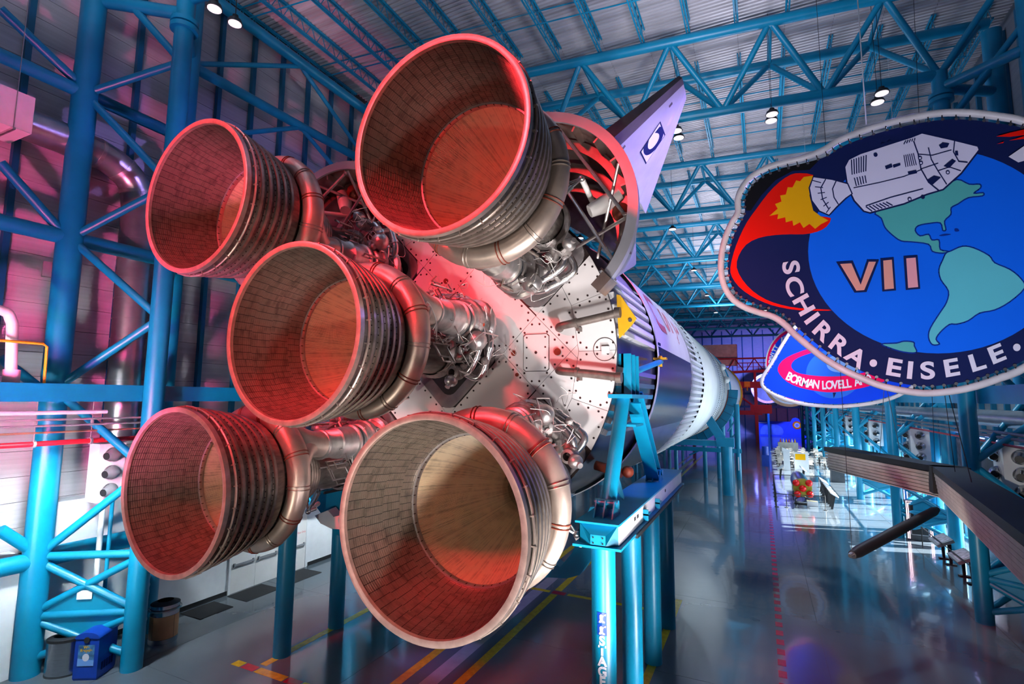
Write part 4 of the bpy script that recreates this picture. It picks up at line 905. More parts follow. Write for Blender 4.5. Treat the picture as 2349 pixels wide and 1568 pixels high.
# ================================================================== FLOOR PAINT
def stripe(x0, x1, y0, y1, m, lab, h=.004): single('floor_stripe', MB().box(x0, x1, y0, y1, .0005, h), m, lab, 'floor stripe', 'painted floor stripes', smooth=False)
stripe(-1.20, -.92, -5, 7.3, 'yellowfloor', 'left one of the two parallel yellow floor stripes below the nozzles'); stripe(.32, .60, -5, 7.3, 'yellowfloor', 'right one of the two parallel yellow floor stripes below the nozzles')
stripe(-1.20, -.92, 7.75, 80, 'yellowfloor', 'left yellow floor stripe continuing under the rocket to the far hall'); stripe(.32, .60, 7.75, 80, 'yellowfloor', 'right yellow floor stripe continuing under the rocket to the far hall')
stripe(-5.2, -4.95, -1.6, 16, 'yellowfloor', 'yellow floor stripe along the left stand columns'); stripe(4.86, 5.1, -3, 9, 'yellowfloor', 'yellow floor stripe along the right stand columns')
stripe(-.6, .2, 7.4, 7.62, 'yellowfloor', 'short yellow cross stripe between the parallel stripes'); stripe(.95, 4.8, 7.4, 7.62, 'yellowfloor', 'yellow cross stripe reaching the right stand')
stripe(-1.20, -.7, 7.36, 7.66, 'redfloor', 'red floor mark at the end of the left parallel stripe'); stripe(.3, .85, 7.36, 7.66, 'redfloor', 'red floor mark at the end of the right parallel stripe')
stripe(-5.0, -3.9, -1.98, -1.72, 'yellowfloor', 'yellow cross stripe by the nearest left stand column'); stripe(-5.55, -5.05, -1.98, -1.72, 'redfloor', 'red floor mark nearest the left stand column')
stripe(-5.95, -5.6, -1.98, -1.72, 'yellowfloor', 'yellow stripe end left of the red mark'); stripe(-3.85, -3.35, -1.98, -1.72, 'redfloor', 'second red floor mark on the yellow cross stripe'); stripe(-3.3, -1.3, -1.98, -1.72, 'yellowfloor', 'yellow cross stripe from the second red mark to the parallel stripes')
single('floor_channel', MB().box(-.5, -.05, -5, 60, .0004, .002), 'grey', 'grey worn strip between the two yellow floor stripes', 'floor strip', smooth=False)
DL = thing('dashed_line', 'red dashed line painted along the open floor', 'floor stripe', (8.4, 3, 0))
dm = mesh('dash', MB().box(-.11, .11, -.2, .2, .0005, .004), 'redfloor', False)
for i in range(84): put('dash', dm, DL, (0, i * .73 - .6, 0))

# ================================================================== LEFT WALL SERVICES
DU = thing('air_duct', 'big round galvanised duct coming down the pink wall behind the upper left nozzle', 'duct', (-10.85, -3, 6))
path = [(-10.75, -6.12, 15.45), (-10.8, -5.0, 15.45), (-10.85, -3.9, 15.35), (-10.87, -3.15, 14.9), (-10.88, -2.9, 14.1), (-10.88, -2.86, 12.5), (-10.88, -2.82, 6.25)]
part('duct_run', MB().sweep(bend(path, 6), .47, 28), 'duct', DU)
for i in range(11):
    z = 13.6 - i * .68; part('seam_ring', MB().lathe([(.47, -.02), (.482, -.02), (.482, .02), (.47, .02)], 28), 'duct', DU)
    o = DU.children[-1]; o.rotation_euler = (pi / 2, 0, 0); o.location = Vector((-10.88, -2.86, z)) - ORG[DU.name]; o.data.transform(Matrix.Translation(ORG[DU.name]))
for q in (10, 15, 21): 
    p = Vector(bend(path, 6)[q]); p2 = Vector(bend(path, 6)[q + 1]); dd = (p2 - p).normalized(); part('duct_collar', MB().tube(p - dd * .05, p + dd * .05, .49, n=28), 'steel', DU)
WBX = thing('duct_box', 'white sheet-metal duct box at the left picture edge with the round duct', 'duct box', (-10.6, -7.6, 14.9))
part('box_body', MB().box(-11.3, -10.0, -9.2, -6.2, 14.92, 15.98), 'white', WBX, False)
part('hanger_strap', MB().box(-11.35, -9.95, -6.62, -6.56, 14.86, 14.92), 'steel', WBX, False); part('hanger_rod', MB().tube((-9.97, -6.6, 14.9), (-9.97, -6.6, 23), .012, n=5), 'steel', WBX)
def diffuser(name_label, x, y, z, w, d, h, sx, group, side=True):
    t = thing('air_diffuser', name_label, 'air diffuser', (x, y, z - h / 2), group)
    part('diffuser_box', MB().box(x - w / 2, x + w / 2, y - d / 2, y + d / 2, z - h / 2, z + h / 2), 'white', t, False)
    def noz(c, n_, tl):
        n_ = Vector(n_).normalized(); tl = Vector(tl).normalized(); c = Vector(c)
        o = part('jet_nozzle', MB().sweep([c, c + n_ * .05, c + n_ * .09, c + n_ * .1 + tl * .08, c + n_ * .1 + tl * .2, c + n_ * .1 + tl * .28], [h * .125, h * .125, h * .11, h * .10, h * .075, h * .065], 20, False), 'stainless' if side else 'grey', t)
        part('nozzle_mouth', MB().tube(c + n_ * .1 + tl * .262, c + n_ * .1 + tl * .285, h * .060, n=18), 'black', o)
    for k in (-1, 0, 1):
        noz((x + sx * w / 2, y, z + k * h * .31), (sx, 0, 0), (sx * .35, -1, -.1))
        if side: noz((x, y - d / 2, z + k * h * .31), (0, -1, 0), (sx * .5, -1, -.15))
    return t
diffuser('white box with three round air jets beside the lower left nozzle', -10.05, -3.55, 5.35, .55, .72, 1.72, 1, 'air diffusers', False)
single('white_post', MB().tube((-9.95, -3.6, .8), (-9.95, -3.6, 4.48), .075, n=12), 'white', 'thin white pipe hanging below the left air diffuser', 'pipe')
single('blue_post', MB().tube((-9.75, -3.45, .4), (-9.75, -3.45, 4.48), .055, n=10), 'blue', 'thin blue pipe beside the white pipe below the left air diffuser', 'pipe')
for nm, z, r, m, lab, ye in (('drain_pipe', 7.19, .055, 'white', 'white pipe just below the blue box beam', -4.05), ('conduit', 7.0, .03, 'grey', 'upper grey conduit below the white pipe', 4), ('conduit', 6.84, .03, 'grey', 'lower grey conduit below the white pipe', 4), ('water_pipe', 6.66, .028, 'copper', 'thin copper pipe above the red pipe', 4), ('sprinkler_pipe', 6.37, .07, 'red', 'red sprinkler pipe behind the lower left nozzle', 4)):
    single(nm, MB().tube((-9.3, -20, z), (-9.3, ye, z), r, n=12), m, lab, 'pipe', 'pipes along the left wall')
for i, y in enumerate((-7.2, -5.7, -4.4, -2.9)):
    single('pipe_hanger', MB().tube((-9.3, y, 6.3), (-9.3, y, 7.5), .012, n=5).tube((-9.3, y - .03, 6.37), (-9.3, y + .03, 6.37), .1, n=10).tube((-9.3, y - .02, 6.92), (-9.3, y + .02, 6.92), .06, n=8), 'grey', ('first', 'second', 'third', 'fourth')[i] + ' thin hanger rod from the left on the wall pipes', 'pipe hanger', 'pipe hangers')
single('vent_pipe', MB().sweep(bend([(-9.0, -8.0, 9.78), (-9.0, -6.8, 9.78), (-9.0, -6.55, 9.55), (-9.0, -6.5, 9.2), (-9.0, -6.42, 8.0)], 5), .12, 14).tube((-9.0, -6.42, 7.97), (-9.0, -6.42, 8.3), .17, n=14), 'white', 'bent white pipe standing on the box beam at the left edge', 'pipe')
single('drop_pipe', MB().sweep(bend([(-9.0, -8.0, 7.25), (-9.0, -6.9, 7.28), (-9.0, -6.75, 7.5)], 4), .15, 12), 'white', 'white pipe elbow under the box beam at the left edge', 'pipe')
single('guard_rail', MB().sweep([(-8.75, -14, 9.0), (-8.75, -5.95, 9.0), (-8.75, -5.86, 8.93), (-8.75, -5.84, 7.97)], .035, 8), 'yellow', 'bent yellow guard rail on the box beam', 'rail')
single('wall_lamp', MB().obox(at(108, 618, x=-10.9), (.03, .10, 0), (.1, -.03, 0), (0, 0, .22)).tube(at(112, 612, x=-10.9), at(140, 612, x=-10.6), .02, n=6), 'grey', 'small grey lamp box on an arm beside the left lattice column', 'lamp', smooth=False)
# bins
B1 = thing('litter_bin', 'oval brushed steel bin with an open black top', 'bin', (-9.62, -4.42, 0))
ov = lambda rx, ry, z, n=36: [(-9.62 + rx * cos(2 * pi * i / n) * .8 - ry * sin(2 * pi * i / n) * .6, -4.42 + rx * cos(2 * pi * i / n) * .6 + ry * sin(2 * pi * i / n) * .8, z) for i in range(n)]
part('bin_body', MB().quad_strip([ov(.40, .27, z) for z in (0.0, .03, .9)]), 'stainless', B1); part('bin_top', MB().quad_strip([ov(.41, .28, .9), ov(.41, .28, .97), ov(.36, .23, 1.0), ov(.26, .14, 1.0), ov(.25, .13, .85)]), 'black', B1)
part('bin_foot', MB().quad_strip([ov(.405, .275, 0), ov(.405, .275, .05)]), 'darkgrey', B1)
B2 = thing('recycling_bin', 'blue plastic recycling bin with a round hole and poster', 'bin', (-8.85, -4.0, 0))
ux, uy = Vector((.86, .5, 0)), Vector((-.5, .86, 0)); c0 = Vector((-8.85, -4.0, 0))
bq = lambda a, b, z: c0 + ux * a + uy * b + Vector((0, 0, z))
part('bin_body', MB().quad_strip([[bq(a, b, z) for a, b in ((-w, -d), (w, -d), (w, d), (-w, d))] for w, d, z in ((.29, .36, 0), (.31, .38, .06), (.31, .38, .95), (.30, .37, 1.12))]), 'binblue', B2, False)
part('bin_lid', MB().quad_strip([[bq(.32 * cos(pi * i / 12), b, 1.08 + .16 * sin(pi * i / 12)) for i in range(13)] for b in (-.40, .40)], False).poly([bq(.32 * cos(pi * i / 12), -.40, 1.08 + .16 * sin(pi * i / 12)) for i in range(13)]), 'binblue', B2)
part('drop_hole', MB().tube(bq(0, -.39, 1.05), bq(0, -.415, 1.05), .075, n=18), 'black', B2)
po = part('poster', MB().poly([bq(-.21, -.39, .38), bq(.21, -.39, .38), bq(.21, -.39, .92), bq(-.21, -.39, .92)]), 'screenblue', B2, False)
part('poster_base', MB().poly([bq(-.21, -.393, .38), bq(.21, -.393, .38), bq(.21, -.393, .52), bq(-.21, -.393, .58)]), 'lightblue', po, False)
part('lettering', text_mb('We', lambda x, y: bq(x, -.395, .86 + y), .10, .004), 'yellow', po, False); part('lettering', text_mb('Recycle', lambda x, y: bq(x, -.395, .78 + y), .10, .004), 'yellow', po, False)
part('poster_shape', MB().poly([bq(.09 * cos(q), -.396, .60 + .1 * sin(q)) for q in (2 * pi * i / 14 for i in range(14))]), 'letter', po, False)
for i in range(5): part('side_vent', MB().obox(bq(.315, -.2 + .1 * i, .3), ux * .006, uy * .03, (0, 0, .1)), 'navy', B2, False)
B3 = thing('litter_bin', 'round bin with tan panels and a dented metal top', 'bin', (-9.2, -1.95, 0)); z_ = (-9.2, -1.95)
cyl = lambda r0, z0, r1, z1, n=28: MB().quad_strip([[(z_[0] + r * cos(2 * pi * i / n), z_[1] + r * sin(2 * pi * i / n), z) for i in range(n)] for r, z in ((r0, z0), (r1, z1))])
part('bin_base', cyl(.40, 0, .40, .14), 'stainless', B3)
for k in range(4):
    a = pi / 2 * k + .2; mb = MB().quad_strip([[(z_[0] + .395 * cos(a + (pi / 2 - .03) * i / 8), z_[1] + .395 * sin(a + (pi / 2 - .03) * i / 8), z) for i in range(9)] for z in (.15, .82)], False); part('side_panel', mb, 'tan', B3)
part('inner_can', cyl(.385, .14, .385, .84), 'black', B3); part('bin_collar', cyl(.40, .83, .41, 1.14), 'stainless', B3); part('bin_lid', cyl(.41, 1.14, .22, 1.22), 'black', B3)
part('rim_hoop', MB().sweep([(z_[0] + .45 * cos(q), z_[1] + .45 * sin(q), 1.0) for q in (2 * pi * i / 28 for i in range(28))], .02, 6, closed=True), 'chrome', B3)
single('fire_sign', MB().obox((-9.85, -2.5, 1.45), (.1, .06, 0), (.005, -.008, 0), (0, 0, .14)).tube((-9.8, -2.45, 0.0), (-9.8, -2.45, 1.5), .02, n=6), 'bluedark', 'thin post with a small dark sign behind the tan bin', 'sign', smooth=False)
single('picture_frame', MB().box(-10.55, -10.52, -6.3, -5.75, 1.2, 1.9), 'black', 'dark picture frame on the white wall at the left edge', 'picture', smooth=False)

# ================================================================== HANGING LAMPS
def lamp(p, i, lab, r=.24):
    t = thing('pendant_lamp', lab, 'lamp', p, 'round pendant lamps')
    part('lamp_housing', MB().tube(p, p + Vector((0, 0, .12)), r, r * .8, 16).tube(p + Vector((0, 0, .12)), p + Vector((0, 0, .25)), r * .4, n=10), 'black', t)
    part('lamp_lens', MB().tube(p - Vector((0, 0, .02)), p + Vector((0, 0, .01)), r * .86, n=16), 'lens', t)
    part('lamp_cord', MB().tube(p + Vector((0, 0, .2)), (p.x, p.y, ZROOF + .1), .012, n=4), 'black', t)
spots = [((492, 20), 17.9), ((539, 54), 18.2)]
for i, ((u, v), z) in enumerate(spots): lamp(at(u, v, z=z), i, ('left', 'right')[i] + ' one of the two lit round lamps at the top left corner', .2)
for i, (u, v) in enumerate(((1552, 300), (1557, 316), (1771, 262), (1769, 277), (2023, 214), (2013, 235))):
    p = at(u, v, z=19.6); lamp(p, i, ('left pair, upper', 'left pair, lower', 'middle pair, upper', 'middle pair, lower', 'right pair, upper', 'right pair, lower')[i] + ' lamp below the nearest truss', .26)
for k in range(2, 6):
    for j, x in enumerate((-3.5, 3.0, 9.0)):
        lamp(Vector((x, YL0 + BAY * k + (x - XI_L) * SK + .4, 19.5)), 0, ('left', 'middle', 'right')[j] + ' round lamp hanging under the ' + ordinal(k) + ' roof truss', .28)

# ================================================================== BIG BANNER (mission patch)
YB1 = 2.0
def zb(pts, y, sc=2.306, ox=1640, oy=240): return [at(ox + a / sc, oy + b / sc, y=y) for a, b in pts]
frame = [(1760, 150), (1635, 88), (1500, 62), (1350, 44), (1200, 44), (1050, 67), (900, 102), (760, 147), (650, 192), (580, 237), (480, 277), (380, 302), (280, 332), (200, 377), (150, 432), (122, 500), (122, 570), (92, 622), (60, 692), (38, 780), (32, 870), (47, 950), (87, 1020), (150, 1067), (230, 1097), (310, 1122), (370, 1162), (420, 1212), (490, 1272), (580, 1342), (680, 1402), (790, 1452), (900, 1492), (1050, 1520), (1150, 1524), (1280, 1510), (1400, 1482), (1500, 1447), (1600, 1410), (1750, 1320), (1880, 1190), (1980, 1020), (2030, 800), (1990, 540), (1890, 310)]
fr = catmull(frame, 4)
BN = thing('patch_banner', 'huge hanging blue mission patch banner with a spacecraft over a globe', 'banner', at(2150, 905, y=YB1), 'hanging mission patch banners')
part('frame_tube', MB().sweep(zb(fr, YB1), .085, 10, closed=True), 'tubewhite', BN)
cx_, cy_ = 1080, 790
def inward(pts, d):
    n = len(pts); area_ = sum(pts[i - 1][0] * pts[i][1] - pts[i][0] * pts[i - 1][1] for i in range(n)); sg = 1 if area_ > 0 else -1; out = []
    for i in range(n):
        a, b = pts[i - 1], pts[(i + 1) % n]; ex, ey = b[0] - a[0], b[1] - a[1]; l = hypot(ex, ey) or 1
        out.append((pts[i][0] - sg * ey / l * d, pts[i][1] + sg * ex / l * d))
    return out
fab = inward(frame, 36)
part('banner_fabric', MB().prism(zb(catmull(fab, 4), YB1), (0, .02, 0)), 'navy', BN, False)
LY = [0]
def pr_(name, pts, m, smooth=0, par=None, y0=YB1, z=zb):
    LY[0] += 1; p = catmull(pts, smooth) if smooth else pts
    q = z(p, y0 - .0006 * LY[0]); return part(name, MB().poly(q), m, par or BN, False)
def strip(name, pts, w, m, par=None, closed=False, y0=YB1, z=zb):
    LY[0] += 1; mb = MB(); n = len(pts)
    for i in range(n if closed else n - 1):
        a, b = pts[i], pts[(i + 1) % n]; ex, ey = b[0] - a[0], b[1] - a[1]; l = hypot(ex, ey) or 1; nx, ny = -ey / l * w / 2, ex / l * w / 2; kx, ky = ex / l * w * .35, ey / l * w * .35
        mb.poly(z([(a[0] + nx - kx, a[1] + ny - ky), (b[0] + nx + kx, b[1] + ny + ky), (b[0] - nx + kx, b[1] - ny + ky), (a[0] - nx - kx, a[1] - ny - ky)], y0 - .0006 * LY[0]))
    return part(name, mb, m, par or BN, False)
pr_('black_field', [(165, 560), (158, 500), (195, 425), (265, 368), (365, 333), (475, 308), (560, 285), (500, 345), (410, 350), (320, 400), (245, 480), (190, 560)], 'blackprint')
pr_('globe', [(1180 + 687 * cos(2 * pi * i / 72), 775 + 540 * sin(2 * pi * i / 72)) for i in range(72)], 'globe')
# continents
NA = [(1280, 395), (1345, 420), (1400, 420), (1405, 440), (1370, 468), (1418, 465), (1415, 482), (1340, 492), (1285, 525), (1250, 545), (1248, 580), (1215, 615), (1222, 660), (1205, 664), (1192, 625), (1130, 628), (1075, 640), (1060, 665), (1085, 693), (1130, 685), (1148, 715), (1185, 715), (1192, 765), (1235, 775), (1205, 785), (1150, 775), (1130, 738), (1040, 725), (985, 720), (940, 690), (900, 650), (880, 600), (850, 565), (1000, 500), (1110, 470), (1200, 440)]
SA = [(1222, 785), (1250, 772), (1310, 748), (1370, 757), (1450, 797), (1480, 835), (1560, 870), (1620, 920), (1638, 970), (1560, 1042), (1480, 1085), (1400, 1102), (1340, 1142), (1280, 1160), (1240, 1162), (1190, 1205), (1170, 1240), (1188, 1265), (1150, 1268), (1130, 1230), (1140, 1180), (1190, 1100), (1225, 1045), (1235, 985), (1195, 925), (1185, 870), (1205, 820)]
AN = [(880, 1265), (960, 1260), (1000, 1250), (1050, 1255), (1055, 1275), (1065, 1310), (1000, 1308), (930, 1288)]
for pts, m in ((NA, 'land'), (SA, 'land2'), (AN, 'land')): pr_('continent', pts, m, 3); strip('coastline', catmull(pts, 3), 7, 'line', None, True)
for pts in ([(1185, 692), (1215, 682), (1250, 685), (1210, 694)], [(1268, 655), (1285, 655), (1292, 668), (1270, 670)]): pr_('island', pts, 'line', 3)
# flame
RF = [(520, 372), (450, 362), (400, 370), (340, 410), (280, 470), (220, 550), (170, 620), (130, 700), (100, 780), (82, 860), (90, 910), (130, 965), (190, 1010), (260, 1045), (340, 1070), (450, 1087), (600, 1089), (600, 1083), (450, 1076), (350, 1058), (270, 1030), (200, 985), (145, 925), (115, 860), (125, 800), (165, 740), (230, 705), (310, 690), (400, 685), (470, 685), (540, 672), (590, 645), (614, 600), (560, 590), (520, 560), (500, 480), (505, 420)]
pr_('flame', RF, 'flame', 2)
pr_('flame_core', [(518, 375), (470, 382), (450, 405), (430, 400), (410, 438), (385, 436), (375, 475), (345, 480), (352, 512), (318, 525), (332, 550), (288, 588), (335, 578), (330, 605), (372, 595), (375, 622), (410, 612), (415, 640), (450, 622), (468, 652), (500, 630), (530, 656), (560, 632), (600, 612), (560, 590), (520, 560), (500, 480), (505, 420)], 'flamey')
# spacecraft
SM = [(690, 330), (710, 292), (770, 262), (930, 210), (1040, 175), (1095, 153), (1250, 188), (1388, 222), (1394, 238), (1300, 360), (1205, 445), (1120, 470), (1000, 520), (820, 568), (790, 560), (740, 505), (705, 430)]
pr_('craft_outline', inward(SM, -9), 'navy'); pr_('craft_body', SM, 'craft')
BE = [(522, 384), (620, 398), (700, 420), (722, 470), (690, 492), (640, 540), (603, 581), (555, 560), (515, 505), (503, 440)]
pr_('bell_outline', inward(BE, -8), 'navy'); pr_('engine_bell', BE, 'craft')
for k in range(6): strip('bell_rib', [(516 + 4 * k * .2 + k * 14, 400 + k * 34), (560 + k * 10, 412 + k * 26)], 5, 'navy')
strip('bell_band', [(585, 395), (560, 440), (570, 500), (600, 548)], 6, 'navy'); strip('bell_band', [(640, 405), (622, 445), (630, 490), (652, 525)], 6, 'navy')
for k in range(7): strip('radiator_stripe', [(722 + k * 13, 292 - k * 4), (726 + k * 12, 368 - k * 3)], 6, 'navy')
for k in range(5): strip('radiator_stripe', [(738 + k * 14, 388 - k * 3), (748 + k * 13, 428 - k * 4)], 6, 'navy')
for k in range(6): strip('radiator_stripe', [(1000 + k * 10, 268 - k * 2), (1010 + k * 11, 328 - k * 2)], 5, 'navy')
for k in range(7): strip('radiator_stripe', [(800 + k * 18, 540 - k * 4), (830 + k * 18, 562 - k * 5)], 6, 'navy')
for k in range(5): strip('radiator_stripe', [(1000 + k * 14, 208 - k * 5), (1010 + k * 12, 190 - k * 3)], 5, 'navy')
strip('body_line', [(735, 440), (870, 412), (1000, 380), (1090, 345)], 4, 'navy'); strip('body_line', [(800, 535), (930, 490), (1100, 445)], 5, 'navy'); strip('body_line', [(1052, 195), (1075, 260), (1090, 340), (1130, 410), (1185, 455)], 7, 'navy'); strip('body_line', [(1130, 230), (1145, 290), (1180, 350), (1225, 420)], 6, 'navy')
strip('body_line', [(1075, 262), (1150, 268), (1250, 240)], 4, 'navy'); strip('body_line', [(1180, 350), (1240, 330), (1300, 350)], 4, 'navy'); strip('body_line', [(1268, 192), (1262, 250), (1290, 300), (1335, 305)], 6, 'navy'); strip('body_line', [(1092, 340), (1180, 310)], 4, 'navy')
for pts in ([(1185, 215), (1205, 200), (1240, 205), (1230, 225), (1195, 232)], [(1210, 325), (1255, 288), (1275, 298), (1240, 335)], [(1020, 355), (1065, 345), (1070, 362), (1025, 372)], [(900, 325), (935, 312), (940, 330), (905, 342)], [(940, 320), (980, 308), (982, 320), (945, 334)], [(1270, 245), (1285, 245), (1288, 268), (1272, 268)], [(1120, 400), (1160, 375), (1195, 385), (1150, 425)]): pr_('window_mark', pts, 'navy')
for c in ((1085, 282), (1090, 308), (1232, 358), (850, 265), (1030, 500), (1100, 488), (925, 200), (890, 212)): pr_('port_mark', [(c[0] + 11 * cos(2 * pi * i / 12), c[1] + 11 * sin(2 * pi * i / 12)) for i in range(12)], 'navy')
for c in ((1085, 282), (1090, 308), (1232, 358), (1030, 500)): pr_('port_light', [(c[0] + 6 * cos(2 * pi * i / 10), c[1] + 6 * sin(2 * pi * i / 10)) for i in range(10)], 'craft')
# numerals
for o_, i_, m in (([(642, 832), (730, 826), (772, 925), (806, 820), (868, 820), (802, 990), (738, 994)], [(662, 842), (722, 838), (771, 952), (814, 830), (852, 830), (790, 980), (748, 983)], 'salmon'), ([(876, 814), (946, 808), (958, 982), (886, 988)], [(890, 824), (936, 819), (947, 972), (897, 977)], 'salmon'), ([(998, 802), (1072, 797), (1086, 973), (1010, 980)], [(1012, 812), (1062, 808), (1075, 964), (1022, 969)], 'pink')):
    pr_('numeral_outline', o_, 'navy'); pr_('numeral', i_, m)
def arc_text(txt, pos, hgt, m, par, y0, z, up_to, wid=1.0):
    for i, (ch, p) in enumerate(zip(txt, pos)):
        a, b = pos[max(0, i - 1)], pos[min(len(pos) - 1, i + 1)]; tx_, ty_ = b[0] - a[0], b[1] - a[1]; l = hypot(tx_, ty_); tx_, ty_ = tx_ / l, ty_ / l
        ux_, uy_ = ty_, -tx_
        if (up_to[0] - p[0]) * ux_ + (up_to[1] - p[1]) * uy_ < 0: ux_, uy_ = -ux_, -uy_
        LY[0] += 1; yy = y0 - .0006 * LY[0]
        part('lettering', text_mb(ch, lambda x, y: z([(p[0] + tx_ * x * wid + ux_ * y, p[1] + ty_ * x * wid + uy_ * y)], yy)[0], hgt * 1.42, hgt * .045), m, par, False)
arc_text('SCHIRRA', [(398, 860), (415, 960), (466, 1060), (510, 1132), (566, 1198), (652, 1270), (745, 1336)], 86, 'letter', BN, YB1, zb, (1180, 775), 1.2)
arc_text('EISELE', [(945, 1393), (1032, 1408), (1125, 1410), (1250, 1395), (1385, 1365), (1490, 1322)], 88, 'letter', BN, YB1, zb, (1180, 775), 1.35)
for c in ((838, 1366), (1597, 1283)): pr_('dot', [(c[0] + 20 * cos(2 * pi * i / 18), c[1] + 20 * sin(2 * pi * i / 18)) for i in range(18)], 'letter')
pr_('letter_stroke', [(1553, 275), (1640, 215), (1660, 290), (1605, 305)], 'letter')
for pts in ([(1488, 168), (1560, 148), (1640, 130), (1640, 160), (1560, 170)], [(1555, 190), (1640, 165), (1640, 180)], [(1490, 208), (1530, 195), (1525, 203)]): pr_('red_streak', pts, 'flame')
fl_ = catmull(frame, 2); fi_ = catmull(fab, 2)
for i in range(0, len(fl_), 1):
    a, b = zb([fl_[i]], YB1 - .03)[0], zb([fi_[i]], YB1 - .03)[0]; part('tie_strap', MB().tube(a.lerp(b, -.25), a.lerp(b, .95), .014, n=5), 'black', BN)
    part('eyelet', MB().tube(b + Vector((0, -.03, 0)), b + Vector((0, -.01, 0)), .035, n=8), 'chrome', BN)
single('banner_cable', MB().tube(at(1987, 285, y=YB1), at(1986, 285, y=YB1) + Vector((0, 0, 9)), .014, n=5), 'white', 'long pale cable holding up the big patch banner', 'cable')

# second banner, red swoosh, behind
YB2 = 14.75; LY[0] = 0
zb2 = lambda pts, y: [at(1600 + a / 4.48, 750 + b / 4.48, y=y) for a, b in pts]
O2 = [(1000, 40), (900, 180), (770, 400), (695, 520), (690, 590), (760, 650), (900, 715), (1100, 765), (1300, 785), (1500, 788), (1792, 755), (2050, 680), (2250, 540), (2330, 330), (2250, 80), (1950, -110), (1500, -180), (1200, -110)]
B2N = thing('patch_banner', 'bright blue hanging patch banner with a red swoosh, behind the big globe banner', 'banner', at(1920, 928, y=YB2), 'hanging mission patch banners')
part('banner_fabric', MB().prism(zb2(catmull(O2, 4), YB2), (0, .02, 0)), 'royal', B2N, False)
part('frame_tube', MB().sweep(zb2(catmull(inward(O2, -24), 4), YB2), .085, 8, closed=True), 'tubewhite', B2N)
pr_('globe', [(1400 + 285 * cos(2 * pi * i / 48), 480 + 252 * sin(2 * pi * i / 48)) for i in range(48)], 'globe2', 0, B2N, YB2, zb2)
pr_('globe_light', [(1340, 320), (1440, 290), (1560, 330), (1640, 420), (1660, 520), (1600, 500), (1480, 470), (1380, 450), (1330, 400)], 'lightblue', 3, B2N, YB2, zb2)
pr_('swoosh', [(1170, 215), (1225, 243), (1090, 290), (1000, 335), (962, 390), (985, 440), (1060, 478), (1250, 503), (1450, 505), (1600, 487), (1800, 448), (1990, 400), (1990, 520), (1800, 595), (1600, 642), (1400, 668), (1250, 660), (1050, 620), (920, 560), (845, 485), (825, 420), (870, 345), (980, 280)], 'swoosh', 2, B2N, YB2, zb2)
pr_('land_mark', [(1390, 672), (1425, 672), (1400, 730)], 'navy', 0, B2N, YB2, zb2)
arc_text('BORMAN', [(940, 510), (992, 535), (1045, 555), (1105, 575), (1165, 585), (1218, 592)], 84, 'letter', B2N, YB2, zb2, (1400, 300), .8)
arc_text('LOVELL', [(1300, 600), (1355, 598), (1412, 596), (1465, 592), (1510, 588), (1555, 582)], 84, 'letter', B2N, YB2, zb2, (1400, 300), .8)
arc_text('AND', [(1640, 565), (1700, 550), (1755, 532)], 80, 'letter', B2N, YB2, zb2, (1400, 300), .8)
o2 = catmull(O2, 2); o3 = catmull(inward(O2, -24), 2)
for a, b in zip(zb2(o2, YB2 - .03), zb2(o3, YB2 - .03)): part('tie_strap', MB().tube(a, b, .02, n=4), 'black', B2N)
def cables(par, y, xs_, z0):
    for x in xs_: part('hanger_cable', MB().tube((x, y, z0), (x, y, ZROOF + .1), .012, n=4), 'white', par)
cables(B2N, YB2, (10.5, 14.0), 11.0)
# third and fourth banners, slivers
YB3 = 27.5; LY[0] = 0
B3N = thing('patch_banner', 'round blue patch banner with a red edge, its left rim showing behind the swoosh banner', 'banner', at(1830, 900, y=YB3), 'hanging mission patch banners')
ell = lambda cx, cy, rx, ry, n=56: [(cx + rx * cos(2 * pi * i / n), cy + ry * sin(2 * pi * i / n)) for i in range(n)]
part('banner_fabric', MB().prism(zb2(ell(1060, 380, 362, 390), YB3), (0, .02, 0)), 'tubewhite', B3N, False)
pr_('red_edge', ell(1060, 380, 350, 378), 'swoosh', 0, B3N, YB3, zb2); pr_('blue_field', ell(1060, 380, 322, 350), 'royal', 0, B3N, YB3, zb2)
arc_text('CDIVITT', [(765, 400), (760, 350), (765, 325), (772, 300), (782, 272), (795, 240), (812, 208)], 52, 'letter', B3N, YB3, zb2, (640, 200), .8)
arc_text('SCO', [(905, 122), (950, 95), (1000, 72)], 52, 'letter', B3N, YB3, zb2, (640, -200), .8)
strip('rocket_mark', [(868, 110), (866, 160), (862, 210)], 16, 'letter', B3N, False, YB3, zb2)
strip('orbit_mark', [(850, 260), (815, 290), (808, 340)], 9, 'flamey', B3N, False, YB3, zb2)
cables(B3N, YB3, (10.2, 12.2), 10.0)
YB4 = 40.2; LY[0] = 0
B4N = thing('patch_banner', 'tan ringed patch banner, only its lower left rim visible under the swoosh banner', 'banner', at(1800, 930, y=YB4), 'hanging mission patch banners')
part('banner_fabric', MB().prism(zb2(ell(950, 560, 272, 258), YB4), (0, .02, 0)), 'tan2', B4N, False)
for rx, m in ((255, 'craft'), (232, 'flamey'), (222, 'lightblue'), (205, 'craft'), (160, 'tan2')): pr_('ring', ell(960, 550, rx, rx * .95), m, 0, B4N, YB4, zb2)

cables(B4N, YB4, (10.5, 12.5), 9.0)
